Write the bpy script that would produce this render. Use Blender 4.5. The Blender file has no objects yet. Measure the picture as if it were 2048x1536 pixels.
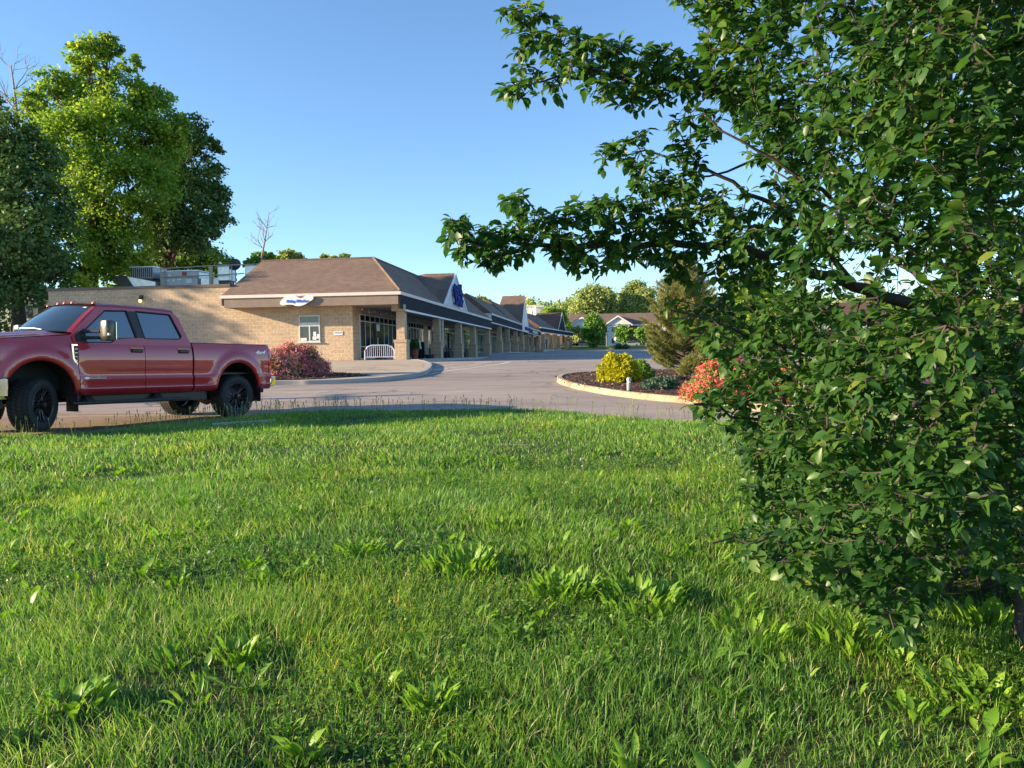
import bpy, bmesh, math, random
import numpy as np
from mathutils import Vector, Matrix
from mathutils.geometry import tessellate_polygon
random.seed(7)
RNG = np.random.default_rng(7)
SC = bpy.context.scene
COL = SC.collection

# ------------------------------------------------------------------ camera
FPX, ROLL, PITCH = 1540.0, 0.014, 0.0381
cam = bpy.data.cameras.new('camera')
cam.sensor_width = 36.0
cam.lens = FPX / 2048 * 36
cam.clip_start = 0.05
cam.clip_end = 6000
camo = bpy.data.objects.new('camera', cam)
COL.objects.link(camo)
camo.matrix_world = Matrix.Rotation(math.pi/2 - PITCH, 4, 'X') @ Matrix.Rotation(-ROLL, 4, 'Z')
SC.camera = camo

# ------------------------------------------------------------------ light
SUN_EL = math.radians(15.0)
SUN_AZ = math.atan2(-4.0, -0.628)         # clockwise from +Y
world = bpy.data.worlds.new('World')
SC.world = world
world.use_nodes = True
wn = world.node_tree.nodes
sky = wn.new('ShaderNodeTexSky')
sky.sky_type = 'NISHITA'
sky.sun_disc = False
sky.sun_elevation = SUN_EL
sky.sun_rotation = SUN_AZ
sky.altitude = 0
sky.air_density = 1.0
sky.dust_density = 0.0
sky.ozone_density = 4.0
wn['Background'].inputs['Strength'].default_value = 0.094
world.node_tree.links.new(sky.outputs[0], wn['Background'].inputs['Color'])
sd = bpy.data.lights.new('sun', 'SUN')
sd.energy = 4.4
sd.angle = math.radians(0.55)
sd.color = (1.0, 0.76, 0.50)
so = bpy.data.objects.new('sun', sd)
COL.objects.link(so)
sdir = Vector((math.sin(SUN_AZ)*math.cos(SUN_EL), math.cos(SUN_AZ)*math.cos(SUN_EL), math.sin(SUN_EL)))
so.rotation_euler = sdir.to_track_quat('Z', 'Y').to_euler()
so.location = (-30, -5, 30)
SC.view_settings.view_transform = 'Standard'
SC.view_settings.look = 'None'
SC.view_settings.gamma = 1.0
SC.view_settings.exposure = 1.66
SC.render.engine = 'CYCLES'
SC.cycles.max_bounces = 8
SC.cycles.transparent_max_bounces = 8

# ------------------------------------------------------------------ helpers
def ray(px, py):
    X = px-1024; Y = py-768; c, s = math.cos(ROLL), math.sin(ROLL)
    X, Y = c*X-s*Y, s*X+c*Y
    cp, sp = math.cos(PITCH), math.sin(PITCH)
    x = X/FPX; u = -Y/FPX
    return Vector((x, cp+u*sp, -sp+u*cp))
def at(px, py, d):
    r = ray(px, py); return r*(d/r.y)
def at_z(px, py, z):
    r = ray(px, py); return r*(z/r.z)
def at_terrain(px, py, off=0):
    r = ray(px, py); lo, hi = 2.0, 400.0
    f = lambda y: r.z/r.y*y-terrain(y)-off
    for _ in range(60):
        mid = (lo+hi)/2
        if f(mid) > 0: lo = mid
        else: hi = mid
    return r*(lo/r.y)
TX = [-200, 17, 39, 62, 80, 128, 142, 170, 200, 260, 600, 5000]
TZ = [-1.24, -1.24, -.33, -.33, .18, .30, .66, .95, 1.4, 3.0, 10, 10]
def terrain(y): return float(np.interp(y, TX, TZ))

def tag(o, label=None, cat=None, group=None, kind=None):
    if label: o['label'] = label
    if cat: o['category'] = cat
    if group: o['group'] = group
    if kind: o['kind'] = kind
    return o
def empty(name, loc, label=None, cat=None, group=None, mat=None):
    o = bpy.data.objects.new(name, None)
    COL.objects.link(o)
    o.empty_display_size = .2
    o.matrix_world = mat if mat is not None else Matrix.Translation(Vector(loc))
    return tag(o, label, cat, group)

class MB:
    """collects faces with per-face material, builds one mesh with metric UVs"""
    def __init__(s): s.v = []; s.f = []; s.m = []
    def add(s, verts, faces, m=0):
        b = len(s.v); s.v += [tuple(p) for p in verts]
        for f in faces: s.f.append(tuple(b+i for i in f)); s.m.append(m)
        return s
    def box(s, x0, x1, y0, y1, z0, z1, m=0, M=None):
        vs = [Vector(p) for p in ((x0,y0,z0),(x1,y0,z0),(x1,y1,z0),(x0,y1,z0),(x0,y0,z1),(x1,y0,z1),(x1,y1,z1),(x0,y1,z1))]
        if M is not None: vs = [M @ p for p in vs]
        return s.add(vs, [(0,3,2,1),(4,5,6,7),(0,1,5,4),(1,2,6,5),(2,3,7,6),(3,0,4,7)], m)
    def prism(s, poly, ext, m=0, M=None):
        """poly: list of 3D points, ext: vector"""
        ext = Vector(ext); P = [Vector(p) for p in poly]; n = len(P)
        vs = P + [p+ext for p in P]
        if M is not None: vs = [M @ p for p in vs]
        fs = [tuple(range(n))[::-1], tuple(range(n, 2*n))] + [(i, (i+1) % n, n+(i+1) % n, n+i) for i in range(n)]
        return s.add(vs, fs, m)
    def tube(s, pts, rad, n=8, m=0, M=None, cap=True):
        pts = [Vector(p) for p in pts]
        if not hasattr(rad, '__len__'): rad = [rad]*len(pts)
        b = len(s.v); ref = Vector((.13, .27, .95)).normalized()
        for i, p in enumerate(pts):
            d = (pts[min(i+1, len(pts)-1)]-pts[max(i-1, 0)]).normalized()
            if abs(d.dot(ref)) > .95: rr = Vector((1, 0, 0))
            else: rr = ref
            u = d.cross(rr).normalized(); w = d.cross(u)
            for k in range(n):
                a = 2*math.pi*k/n
                q = p+(u*math.cos(a)+w*math.sin(a))*rad[i]
                s.v.append(tuple(M @ q if M is not None else q))
        for i in range(len(pts)-1):
            for k in range(n):
                k2 = (k+1) % n
                s.f.append((b+i*n+k, b+i*n+k2, b+(i+1)*n+k2, b+(i+1)*n+k)); s.m.append(m)
        if cap:
            s.f.append(tuple(b+k for k in range(n))[::-1]); s.m.append(m)
            e = b+(len(pts)-1)*n
            s.f.append(tuple(e+k for k in range(n))); s.m.append(m)
        return s
    def lathe(s, prof, n=24, m=0, M=None, axis='Z'):
        """prof: list of (r, z)"""
        b = len(s.v)
        for r, z in prof:
            for k in range(n):
                a = 2*math.pi*k/n
                q = Vector((r*math.cos(a), r*math.sin(a), z)) if axis == 'Z' else Vector((r*math.cos(a), z, r*math.sin(a)))
                s.v.append(tuple(M @ q if M is not None else q))
        for i in range(len(prof)-1):
            for k in range(n):
                k2 = (k+1) % n
                s.f.append((b+i*n+k, b+i*n+k2, b+(i+1)*n+k2, b+(i+1)*n+k)); s.m.append(m)
        return s
    def grid(s, P, m=0, flip=False):
        """P[i][j] points"""
        b = len(s.v); nj = len(P[0])
        for r in P:
            for p in r: s.v.append(tuple(p))
        for i in range(len(P)-1):
            for j in range(nj-1):
                f = (b+i*nj+j, b+(i+1)*nj+j, b+(i+1)*nj+j+1, b+i*nj+j+1)
                s.f.append(f[::-1] if flip else f); s.m.append(m)
        return s
    def build(s, name, mats, parent=None, smooth=None, bevel=None, world=True, **t):
        me = bpy.data.meshes.new(name)
        me.from_pydata(s.v, [], s.f)
        if not isinstance(mats, (list, tuple)): mats = [mats]
        for m in mats: me.materials.append(m)
        me.polygons.foreach_set('material_index', s.m)
        bm = bmesh.new(); bm.from_mesh(me)
        bmesh.ops.recalc_face_normals(bm, faces=bm.faces)
        uv = bm.loops.layers.uv.new('UVMap')
        Z = Vector((0, 0, 1))
        for f in bm.faces:
            n = f.normal
            tng = Z.cross(n)
            if tng.length < .05: tng = Vector((1, 0, 0))
            tng.normalize(); bt = n.cross(tng)
            for l in f.loops:
                l[uv].uv = (l.vert.co.dot(tng), l.vert.co.dot(bt))
        bm.to_mesh(me); bm.free()
        o = bpy.data.objects.new(name, me)
        COL.objects.link(o)
        if smooth is not None:
            me.polygons.foreach_set('use_smooth', [True]*len(me.polygons))
            me.set_sharp_from_angle(angle=math.radians(smooth))
        if bevel:
            md = o.modifiers.new('bevel', 'BEVEL'); md.width = bevel; md.segments = 2; md.limit_method = 'ANGLE'
        if parent is not None:
            o.parent = parent
            if world: o.matrix_parent_inverse = parent.matrix_world.inverted()
        return tag(o, **t)

def np_mesh(name, V, F, mat, attr=None, parent=None, smooth=True, extra=None):
    """V (n,3), F (m,4) or list of arrays -> one object"""
    me = bpy.data.meshes.new(name)
    if not isinstance(F, list): F = [F]
    me.vertices.add(len(V)); me.vertices.foreach_set('co', np.ascontiguousarray(V, dtype=np.float32).ravel())
    tot = [np.full(len(f), f.shape[1], np.int32) for f in F]
    tot = np.concatenate(tot); idx = np.concatenate([f.ravel() for f in F]).astype(np.int32)
    st = np.concatenate([[0], np.cumsum(tot)[:-1]]).astype(np.int32)
    me.loops.add(len(idx)); me.loops.foreach_set('vertex_index', idx)
    me.polygons.add(len(tot)); me.polygons.foreach_set('loop_start', st); me.polygons.foreach_set('loop_total', tot)
    me.update(calc_edges=True)
    if smooth: me.polygons.foreach_set('use_smooth', np.ones(len(tot), bool))
    if attr is not None:
        a = me.attributes.new('rnd', 'FLOAT', 'POINT'); a.data.foreach_set('value', attr.astype(np.float32))
    if extra is not None:
        a = me.attributes.new('tip', 'FLOAT', 'POINT'); a.data.foreach_set('value', extra.astype(np.float32))
    for m in (mat if isinstance(mat, (list, tuple)) else [mat]): me.materials.append(m)
    o = bpy.data.objects.new(name, me); COL.objects.link(o)
    if parent is not None:
        o.parent = parent; o.matrix_parent_inverse = parent.matrix_world.inverted()
    return o

# ------------------------------------------------------------------ materials
def newmat(name):
    m = bpy.data.materials.new(name); m.use_nodes = True
    nt = m.node_tree
    return m, nt, nt.nodes['Principled BSDF'], nt.nodes.new, nt.links.new
def mat_plain(name, col, rough=.6, metal=0, noise=.12, scale=6, coat=0, bump=0, bscale=80, spec=.5):
    m, nt, p, N, Lk = newmat(name)
    tc = N('ShaderNodeTexCoord')
    n = N('ShaderNodeTexNoise'); n.inputs['Scale'].default_value = scale; n.inputs['Detail'].default_value = 6
    Lk(tc.outputs['Object'], n.inputs['Vector'])
    mp = N('ShaderNodeMapRange'); mp.inputs['From Min'].default_value = .3; mp.inputs['From Max'].default_value = .7
    mp.inputs['To Min'].default_value = 1-noise; mp.inputs['To Max'].default_value = 1+noise
    Lk(n.outputs['Fac'], mp.inputs['Value'])
    mx = N('ShaderNodeVectorMath'); mx.operation = 'SCALE'; mx.inputs[0].default_value = col[:3]
    Lk(mp.outputs[0], mx.inputs['Scale']); Lk(mx.outputs[0], p.inputs['Base Color'])
    p.inputs['Roughness'].default_value = rough; p.inputs['Metallic'].default_value = metal
    p.inputs['Coat Weight'].default_value = coat; p.inputs['Coat Roughness'].default_value = .04
    p.inputs['Specular IOR Level'].default_value = spec
    if bump:
        b = N('ShaderNodeBump'); b.inputs['Strength'].default_value = bump; b.inputs['Distance'].default_value = .01
        n2 = N('ShaderNodeTexNoise'); n2.inputs['Scale'].default_value = bscale; n2.inputs['Detail'].default_value = 8
        Lk(tc.outputs['Object'], n2.inputs['Vector']); Lk(n2.outputs['Fac'], b.inputs['Height']); Lk(b.outputs[0], p.inputs['Normal'])
    return m
def ramp(N, stops):
    r = N('ShaderNodeValToRGB'); e = r.color_ramp.elements
    while len(e) < len(stops): e.new(.5)
    for i, (pos, c) in enumerate(stops): e[i].position = pos; e[i].color = (*c, 1)
    return r
def mat_leaf(name, stops, trans=.35, rough=.5, patch=None, tcol=1.25, spec=.35):
    m, nt, p, N, Lk = newmat(name)
    at_ = N('ShaderNodeAttribute'); at_.attribute_name = 'rnd'
    r = ramp(N, stops); Lk(at_.outputs['Fac'], r.inputs[0])
    col = r.outputs[0]
    if patch:
        g = N('ShaderNodeNewGeometry'); n = N('ShaderNodeTexNoise'); n.inputs['Scale'].default_value = patch[0]; n.inputs['Detail'].default_value = 4
        Lk(g.outputs['Position'], n.inputs['Vector'])
        r2 = ramp(N, patch[1]); Lk(n.outputs['Fac'], r2.inputs[0])
        mx = N('ShaderNodeMix'); mx.data_type = 'RGBA'; mx.blend_type = 'MULTIPLY'; mx.inputs[0].default_value = 1
        Lk(col, mx.inputs[6]); Lk(r2.outputs[0], mx.inputs[7]); col = mx.outputs[2]
    Lk(col, p.inputs['Base Color']); p.inputs['Roughness'].default_value = rough
    p.inputs['Specular IOR Level'].default_value = spec
    t = N('ShaderNodeBsdfTranslucent')
    sc = N('ShaderNodeVectorMath'); sc.operation = 'MULTIPLY'; sc.inputs[1].default_value = (tcol*1.05, tcol*1.1, tcol*.6)
    Lk(col, sc.inputs[0]); Lk(sc.outputs[0], t.inputs['Color'])
    ms = N('ShaderNodeMixShader'); ms.inputs[0].default_value = trans
    Lk(p.outputs[0], ms.inputs[1]); Lk(t.outputs[0], ms.inputs[2])
    Lk(ms.outputs[0], nt.nodes['Material Output'].inputs[0])
    return m
def mat_block(name, c1, c2, mortar, bw=.406, rh=.203, ms=.012, bump=.6, rough=.9):
    m, nt, p, N, Lk = newmat(name)
    uv = N('ShaderNodeUVMap')
    br = N('ShaderNodeTexBrick'); br.inputs['Scale'].default_value = 1; br.inputs['Brick Width'].default_value = bw
    br.inputs['Row Height'].default_value = rh; br.inputs['Mortar Size'].default_value = ms; br.inputs['Mortar Smooth'].default_value = .3
    br.inputs['Color1'].default_value = (*c1, 1); br.inputs['Color2'].default_value = (*c2, 1); br.inputs['Mortar'].default_value = (*mortar, 1)
    Lk(uv.outputs[0], br.inputs['Vector'])
    n = N('ShaderNodeTexNoise'); n.inputs['Scale'].default_value = 9; n.inputs['Detail'].default_value = 8; n.inputs['Roughness'].default_value = .65
    Lk(uv.outputs[0], n.inputs['Vector'])
    n3 = N('ShaderNodeTexNoise'); n3.inputs['Scale'].default_value = .5; n3.inputs['Detail'].default_value = 5
    Lk(uv.outputs[0], n3.inputs['Vector'])
    r = ramp(N, [(.3, (.72, .72, .72)), (.7, (1.2, 1.18, 1.15))]); Lk(n.outputs['Fac'], r.inputs[0])
    r3 = ramp(N, [(.3, (.85, .85, .86)), (.7, (1.08, 1.06, 1.04))]); Lk(n3.outputs['Fac'], r3.inputs[0])
    mx = N('ShaderNodeMix'); mx.data_type = 'RGBA'; mx.blend_type = 'MULTIPLY'; mx.inputs[0].default_value = 1
    Lk(br.outputs['Color'], mx.inputs[6]); Lk(r.outputs[0], mx.inputs[7])
    mx2 = N('ShaderNodeMix'); mx2.data_type = 'RGBA'; mx2.blend_type = 'MULTIPLY'; mx2.inputs[0].default_value = 1
    Lk(mx.outputs[2], mx2.inputs[6]); Lk(r3.outputs[0], mx2.inputs[7])
    Lk(mx2.outputs[2], p.inputs['Base Color']); p.inputs['Roughness'].default_value = rough
    v = N('ShaderNodeMath'); v.operation = 'SUBTRACT'; Lk(n.outputs['Fac'], v.inputs[0]); Lk(br.outputs['Fac'], v.inputs[1])
    b = N('ShaderNodeBump'); b.inputs['Strength'].default_value = bump; b.inputs['Distance'].default_value = .03
    Lk(v.outputs[0], b.inputs['Height']); Lk(b.outputs[0], p.inputs['Normal'])
    return m
def mat_surface(name, stops, scales=(.15, 3.0, 120.0), rough=.9, bump=.4, bd=.01, mixw=(.5, .3, .2), spec=.3, stretch=None):
    m, nt, p, N, Lk = newmat(name)
    g = N('ShaderNodeNewGeometry'); src = g.outputs['Position']
    if stretch:
        mp_ = N('ShaderNodeMapping'); mp_.inputs['Scale'].default_value = stretch; mp_.inputs['Rotation'].default_value = (0, 0, .15); Lk(src, mp_.inputs[0]); s2 = mp_.outputs[0]
    else: s2 = src
    acc = None
    for i, (sc, w) in enumerate(zip(scales, mixw)):
        n = N('ShaderNodeTexNoise'); n.inputs['Scale'].default_value = sc; n.inputs['Detail'].default_value = 6; n.inputs['Roughness'].default_value = .6
        Lk(s2 if i < 2 else src, n.inputs['Vector'])
        mu = N('ShaderNodeMath'); mu.operation = 'MULTIPLY_ADD'; mu.inputs[1].default_value = w
        Lk(n.outputs['Fac'], mu.inputs[0])
        if acc is not None: Lk(acc, mu.inputs[2])
        else: mu.inputs[2].default_value = 0
        acc = mu.outputs[0]; last = n
    r = ramp(N, stops); Lk(acc, r.inputs[0]); Lk(r.outputs[0], p.inputs['Base Color'])
    p.inputs['Roughness'].default_value = rough; p.inputs['Specular IOR Level'].default_value = spec
    b = N('ShaderNodeBump'); b.inputs['Strength'].default_value = bump; b.inputs['Distance'].default_value = bd
    Lk(last.outputs['Fac'], b.inputs['Height']); Lk(b.outputs[0], p.inputs['Normal'])
    return m

M_ = {}
M_['cmu'] = mat_block('split_face_block', (.53, .405, .275), (.43, .34, .235), (.59, .49, .385), ms=.016)
M_['cmu_smooth'] = mat_block('ground_face_block', (.46, .36, .25), (.43, .335, .24), (.38, .31, .23), bump=.15)
M_['shingle'] = mat_block('asphalt_shingles', (.25, .175, .132), (.175, .122, .094), (.09, .064, .05), bw=.30, rh=.145, ms=.012, bump=.5, rough=.95)
M_['shingle_red'] = mat_block('reddish_shingles', (.20, .10, .07), (.14, .075, .055), (.06, .04, .03), bw=.30, rh=.145, ms=.012, bump=.5)
M_['brick'] = mat_block('red_brick', (.22, .09, .06), (.17, .07, .05), (.25, .2, .17), bw=.215, rh=.075, ms=.01)
M_['siding'] = mat_block('white_lap_siding', (.82, .81, .80), (.80, .79, .78), (.45, .45, .46), bw=4, rh=.15, ms=.012, bump=.2, rough=.6)
M_['trim'] = mat_plain('painted_trim', (.62, .56, .52), .55, noise=.08)
M_['trimw'] = mat_plain('white_painted_trim', (.72, .71, .72), .5, noise=.06)
M_['navy'] = mat_plain('navy_fascia', (.014, .017, .027), .8, noise=.15, scale=1.5, spec=.2)
M_['taupe'] = mat_plain('taupe_panel', (.21, .165, .135), .8, noise=.1, scale=2, bump=.2)
M_['cap'] = mat_plain('brown_metal_coping', (.10, .075, .06), .45, noise=.1)
M_['soffit'] = mat_plain('soffit', (.30, .26, .22), .8)
M_['glass'] = mat_plain('storefront_glass', (.018, .024, .03), .04, noise=.3, scale=.8, spec=1.0)
M_['frame'] = mat_plain('window_frame', (.55, .60, .60), .4, noise=.05)
M_['dark'] = mat_plain('dark_interior', (.012, .012, .014), .8)
M_['roofing'] = mat_plain('flat_roof', (.12, .12, .12), .9)
M_['metal'] = mat_plain('grey_sheet_metal', (.34, .36, .37), .45, .3, noise=.1, scale=3)
M_['galv'] = mat_plain('galvanised_metal', (.55, .58, .60), .35, .7, noise=.15, scale=4)
M_['black'] = mat_plain('black_metal', (.012, .013, .015), .4)
M_['blackp'] = mat_plain('black_plastic', (.018, .018, .02), .55, bump=.15, bscale=200)
M_['chrome'] = mat_plain('chrome', (.80, .80, .80), .08, 1.0, noise=.03)
M_['pipe'] = mat_plain('yellow_grey_pipe', (.38, .34, .22), .6)
M_['terracotta'] = mat_plain('terracotta', (.28, .09, .05), .8)
M_['barrier'] = mat_plain('pale_painted_steel', (.62, .62, .80), .4, noise=.04)
M_['bluesign'] = mat_plain('blue_letters', (.008, .022, .20), .7, noise=.1, spec=.2)
M_['bluesign2'] = mat_plain('bright_blue_letters', (.03, .13, .72), .35, noise=.05)
M_['signw'] = mat_plain('sign_face', (.72, .72, .70), .35, noise=.05)
M_['cream'] = mat_plain('cream_panel', (.62, .60, .45), .5)
M_['paper'] = mat_plain('paper', (.75, .75, .78), .7)
M_['ink'] = mat_plain('grey_ink', (.12, .12, .15), .7)
M_['redink'] = mat_plain('red_mark', (.35, .02, .03), .5)
M_['bark'] = mat_plain('bark', (.075, .058, .045), .95, noise=.35, scale=14, bump=.6, bscale=60)
M_['bark_pale'] = mat_plain('bare_bark', (.30, .25, .22), .9, noise=.2, scale=10)
M_['bark_pear'] = mat_plain('pear_bark', (.055, .042, .036), .9, noise=.3, scale=30, bump=.5, bscale=120)
M_['asphalt'] = mat_surface('asphalt', [(.34, (.19, .162, .142)), (.46, (.29, .25, .218)), (.55, (.34, .293, .256)), (.68, (.44, .38, .33))], (.25, 2.5, 160), bump=.35, mixw=(.55, .27, .18), stretch=(.25, 1.0, 1))
def add_cracks(m, scale=.55, amt=.45):
    nt = m.node_tree; N = nt.nodes.new; Lk = nt.links.new; p = nt.nodes['Principled BSDF']
    src = p.inputs['Base Color'].links[0].from_socket
    g = N('ShaderNodeNewGeometry'); n = N('ShaderNodeTexNoise'); n.inputs['Scale'].default_value = 1.3; n.inputs['Detail'].default_value = 5
    Lk(g.outputs['Position'], n.inputs['Vector'])
    ad = N('ShaderNodeMixRGB'); ad.blend_type = 'ADD'; ad.inputs[0].default_value = .9; Lk(g.outputs['Position'], ad.inputs[1]); Lk(n.outputs['Color'], ad.inputs[2])
    v = N('ShaderNodeTexVoronoi'); v.feature = 'DISTANCE_TO_EDGE'; v.inputs['Scale'].default_value = scale; Lk(ad.outputs[0], v.inputs['Vector'])
    r = ramp(N, [(.0, (1-amt,)*3), (.008, (1-amt,)*3), (.024, (1, 1, 1))]); Lk(v.outputs['Distance'], r.inputs[0])
    n2 = N('ShaderNodeTexNoise'); n2.inputs['Scale'].default_value = .12; n2.inputs['Detail'].default_value = 3; Lk(g.outputs['Position'], n2.inputs['Vector'])
    r2 = ramp(N, [(.44, (0, 0, 0)), (.58, (1, 1, 1))]); Lk(n2.outputs['Fac'], r2.inputs[0])
    mx = N('ShaderNodeMix'); mx.data_type = 'RGBA'; mx.blend_type = 'MULTIPLY'; Lk(r2.outputs[0], mx.inputs[0]); Lk(src, mx.inputs[6]); Lk(r.outputs[0], mx.inputs[7])
    n3 = N('ShaderNodeTexNoise'); n3.inputs['Scale'].default_value = 1.0; n3.inputs['Detail'].default_value = 8; n3.inputs['Roughness'].default_value = .7
    mp = N('ShaderNodeMapping'); mp.inputs['Scale'].default_value = (.35, 1.6, 1); mp.inputs['Rotation'].default_value = (0, 0, -.25); Lk(g.outputs['Position'], mp.inputs[0]); Lk(mp.outputs[0], n3.inputs['Vector'])
    r3 = ramp(N, [(.30, (.80, .80, .82)), (.5, (1, 1, 1)), (.64, (1.16, 1.13, 1.10))]); Lk(n3.outputs['Fac'], r3.inputs[0])
    m2 = N('ShaderNodeMix'); m2.data_type = 'RGBA'; m2.blend_type = 'MULTIPLY'; m2.inputs[0].default_value = 1; Lk(mx.outputs[2], m2.inputs[6]); Lk(r3.outputs[0], m2.inputs[7])
    Lk(m2.outputs[2], p.inputs['Base Color'])
M_['newasphalt'] = mat_surface('darker_asphalt', [(.3, (.085, .085, .092)), (.7, (.13, .128, .135))], (.2, 2.5, 160), bump=.35, stretch=(.3, 1, 1))
M_['concrete'] = mat_surface('concrete', [(.3, (.30, .24, .18)), (.5, (.42, .35, .26)), (.7, (.50, .43, .34))], (.4, 4, 90), bump=.25)
M_['kerb'] = mat_surface('kerb_concrete', [(.36, (.20, .155, .10)), (.5, (.36, .29, .19)), (.62, (.47, .39, .27))], (1.1, 9, 90), bump=.4)
M_['kerbgrey'] = mat_surface('grey_kerb_concrete', [(.3, (.27, .27, .26)), (.7, (.42, .41, .40))], (.7, 8, 90), bump=.4)
M_['mulch'] = mat_surface('mulch', [(.35, (.02, .012, .01)), (.5, (.07, .04, .03)), (.62, (.20, .12, .085))], (2, 22, 70), bump=1.0, bd=.04, mixw=(.2, .5, .3))
M_['soil'] = mat_surface('soil_and_thatch', [(.3, (.025, .03, .012)), (.5, (.045, .06, .018)), (.7, (.07, .075, .03))], (.6, 9, 60), bump=.8, bd=.03)
M_['farlawn'] = mat_surface('far_lawn', [(.3, (.10, .15, .02)), (.5, (.14, .19, .028)), (.7, (.18, .22, .045))], (.08, .8, 12), bump=.6, bd=.05)
M_['gravel'] = mat_surface('gravel', [(.3, (.12, .09, .06)), (.5, (.26, .2, .13)), (.7, (.42, .33, .2))], (1.5, 12, 60), bump=1, bd=.03, mixw=(.2, .4, .4))
M_['paint'] = mat_surface('worn_road_paint', [(.3, (.42, .38, .33)), (.5, (.62, .57, .50)), (.7, (.74, .69, .62))], (1.2, 9, 70), bump=.1)

add_cracks(M_['asphalt'], .45, .6); add_cracks(M_['concrete'], .3, .4); add_cracks(M_['kerb'], .8, .35)
M_['lf_pear'] = mat_leaf('pear_leaves', [(0, (0.0238, 0.0808, 0.0204)), (0.45, (0.0467, 0.1275, 0.0272)), (0.8, (0.085, 0.1785, 0.0306)), (0.95, (0.1445, 0.221, 0.0382)), (1, (0.204, 0.2465, 0.051))], .42, .42, tcol=1.4, spec=.45)
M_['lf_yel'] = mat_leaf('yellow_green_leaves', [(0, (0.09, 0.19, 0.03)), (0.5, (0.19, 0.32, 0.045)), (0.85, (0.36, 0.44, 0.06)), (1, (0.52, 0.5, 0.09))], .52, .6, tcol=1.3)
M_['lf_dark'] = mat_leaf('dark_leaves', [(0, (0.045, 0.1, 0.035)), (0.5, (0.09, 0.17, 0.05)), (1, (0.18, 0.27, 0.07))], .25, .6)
M_['lf_mid'] = mat_leaf('mid_leaves', [(0, (0.0913, 0.2088, 0.0366)), (0.5, (0.1566, 0.3001, 0.0522)), (1, (0.261, 0.4176, 0.0784))], .33, .6)
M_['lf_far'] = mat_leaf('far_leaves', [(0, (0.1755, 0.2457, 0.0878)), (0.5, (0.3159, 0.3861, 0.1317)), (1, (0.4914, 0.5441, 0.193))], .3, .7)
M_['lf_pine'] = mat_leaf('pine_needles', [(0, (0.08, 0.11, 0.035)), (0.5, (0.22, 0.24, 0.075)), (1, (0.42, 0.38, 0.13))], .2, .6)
M_['lf_spirea'] = mat_leaf('golden_leaves', [(0, (0.2, 0.2375, 0.0125)), (0.5, (0.45, 0.45, 0.0187)), (1, (0.65, 0.575, 0.025))], .35, .6)
M_['lf_juniper'] = mat_leaf('juniper', [(0, (.05, .10, .07)), (.5, (.10, .17, .11)), (1, (.16, .24, .15))], .15, .7)
M_['lf_bush'] = mat_leaf('bush_leaves', [(0, (0.0546, 0.1365, 0.041)), (0.5, (0.1365, 0.273, 0.0546)), (1, (0.3003, 0.4368, 0.0819))], .3, .6)
M_['fl_pink'] = mat_leaf('pink_petals', [(0, (0.58, 0.08, 0.13)), (0.4, (0.76, 0.2, 0.27)), (0.8, (0.84, 0.36, 0.42)), (1, (0.86, 0.52, 0.54))], .3, .6, tcol=1)
M_['fl_coral'] = mat_leaf('coral_petals', [(0, (.50, .05, .05)), (.5, (.68, .13, .12)), (1, (.78, .26, .22))], .3, .6, tcol=1)
M_['fl_white'] = mat_leaf('white_clover', [(0, (.55, .55, .5)), (1, (.8, .8, .78))], .2, .7, tcol=1)
M_['grass'] = mat_leaf('grass_blades', [(0, (0.0901, 0.212, 0.0371)), (0.4, (0.159, 0.318, 0.053)), (0.75, (0.2332, 0.3922, 0.0689)), (0.93, (0.318, 0.4452, 0.1166)), (1, (0.4664, 0.424, 0.2332))], .42, .5, tcol=1.35, spec=.4,
    patch=(.8, [(.28, (.66, .84, .95)), (.42, (.9, .97, 1.0)), (.55, (1.0, 1.0, .95)), (.68, (1.35, 1.18, .85)), (.75, (1.5, 1.22, .95))]))
M_['weed'] = mat_leaf('broad_weed_leaves', [(0, (0.0833, 0.1936, 0.0186)), (0.5, (0.1582, 0.3181, 0.0279)), (1, (0.2664, 0.4286, 0.0466))], .4, .42, tcol=1.35, spec=.45)
M_['straw'] = mat_leaf('grass_seed_stalks', [(0, (0.16, 0.25, 0.08)), (1, (0.36, 0.36, 0.17))], .3, .6)

# ------------------------------------------------------------------ setting
def ribbon(name, mat, polys, zoff, holes=None, dens=None):
    """flat-ish sheet following the terrain from a 2D polygon (list of xy) tessellated by y-bands"""
    pass
def sheet(name, xs, ys, zf, mat, **t):
    X, Y = np.meshgrid(xs, ys)
    Z = np.vectorize(zf)(X, Y)
    V = np.stack([X, Y, Z], -1).reshape(-1, 3)
    nx = len(xs); i, j = np.meshgrid(np.arange(nx-1), np.arange(len(ys)-1))
    b = (j*nx+i).ravel()
    F = np.stack([b, b+1, b+nx+1, b+nx], -1)
    o = np_mesh(name, V, F, mat)
    return tag(o, **t)
ys = sorted(set(TX[1:-1]+[-120, -40, 0, 11.9, 12.1, 17, 20, 25, 30, 35, 45, 50, 56, 70, 75, 100, 115, 150, 160, 185, 230, 320, 1000, 2500, 4500]))
sheet('ground', [-3000, -300, -60, 60, 300, 3000], ys, lambda x, y: terrain(y)-.06 if y > 12 else -1.8, M_['farlawn'], kind='structure')
# the big parking lot and drive
ysl = [y for y in np.unique(np.concatenate([np.arange(10.5, 64, 1.5), np.arange(64, 152, 4), [152]]))]
sheet('parking_lot', [-60, -30, -15, 0, 15, 30, 60, 90], ysl, lambda x, y: terrain(y), M_['asphalt'], kind='structure')

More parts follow.
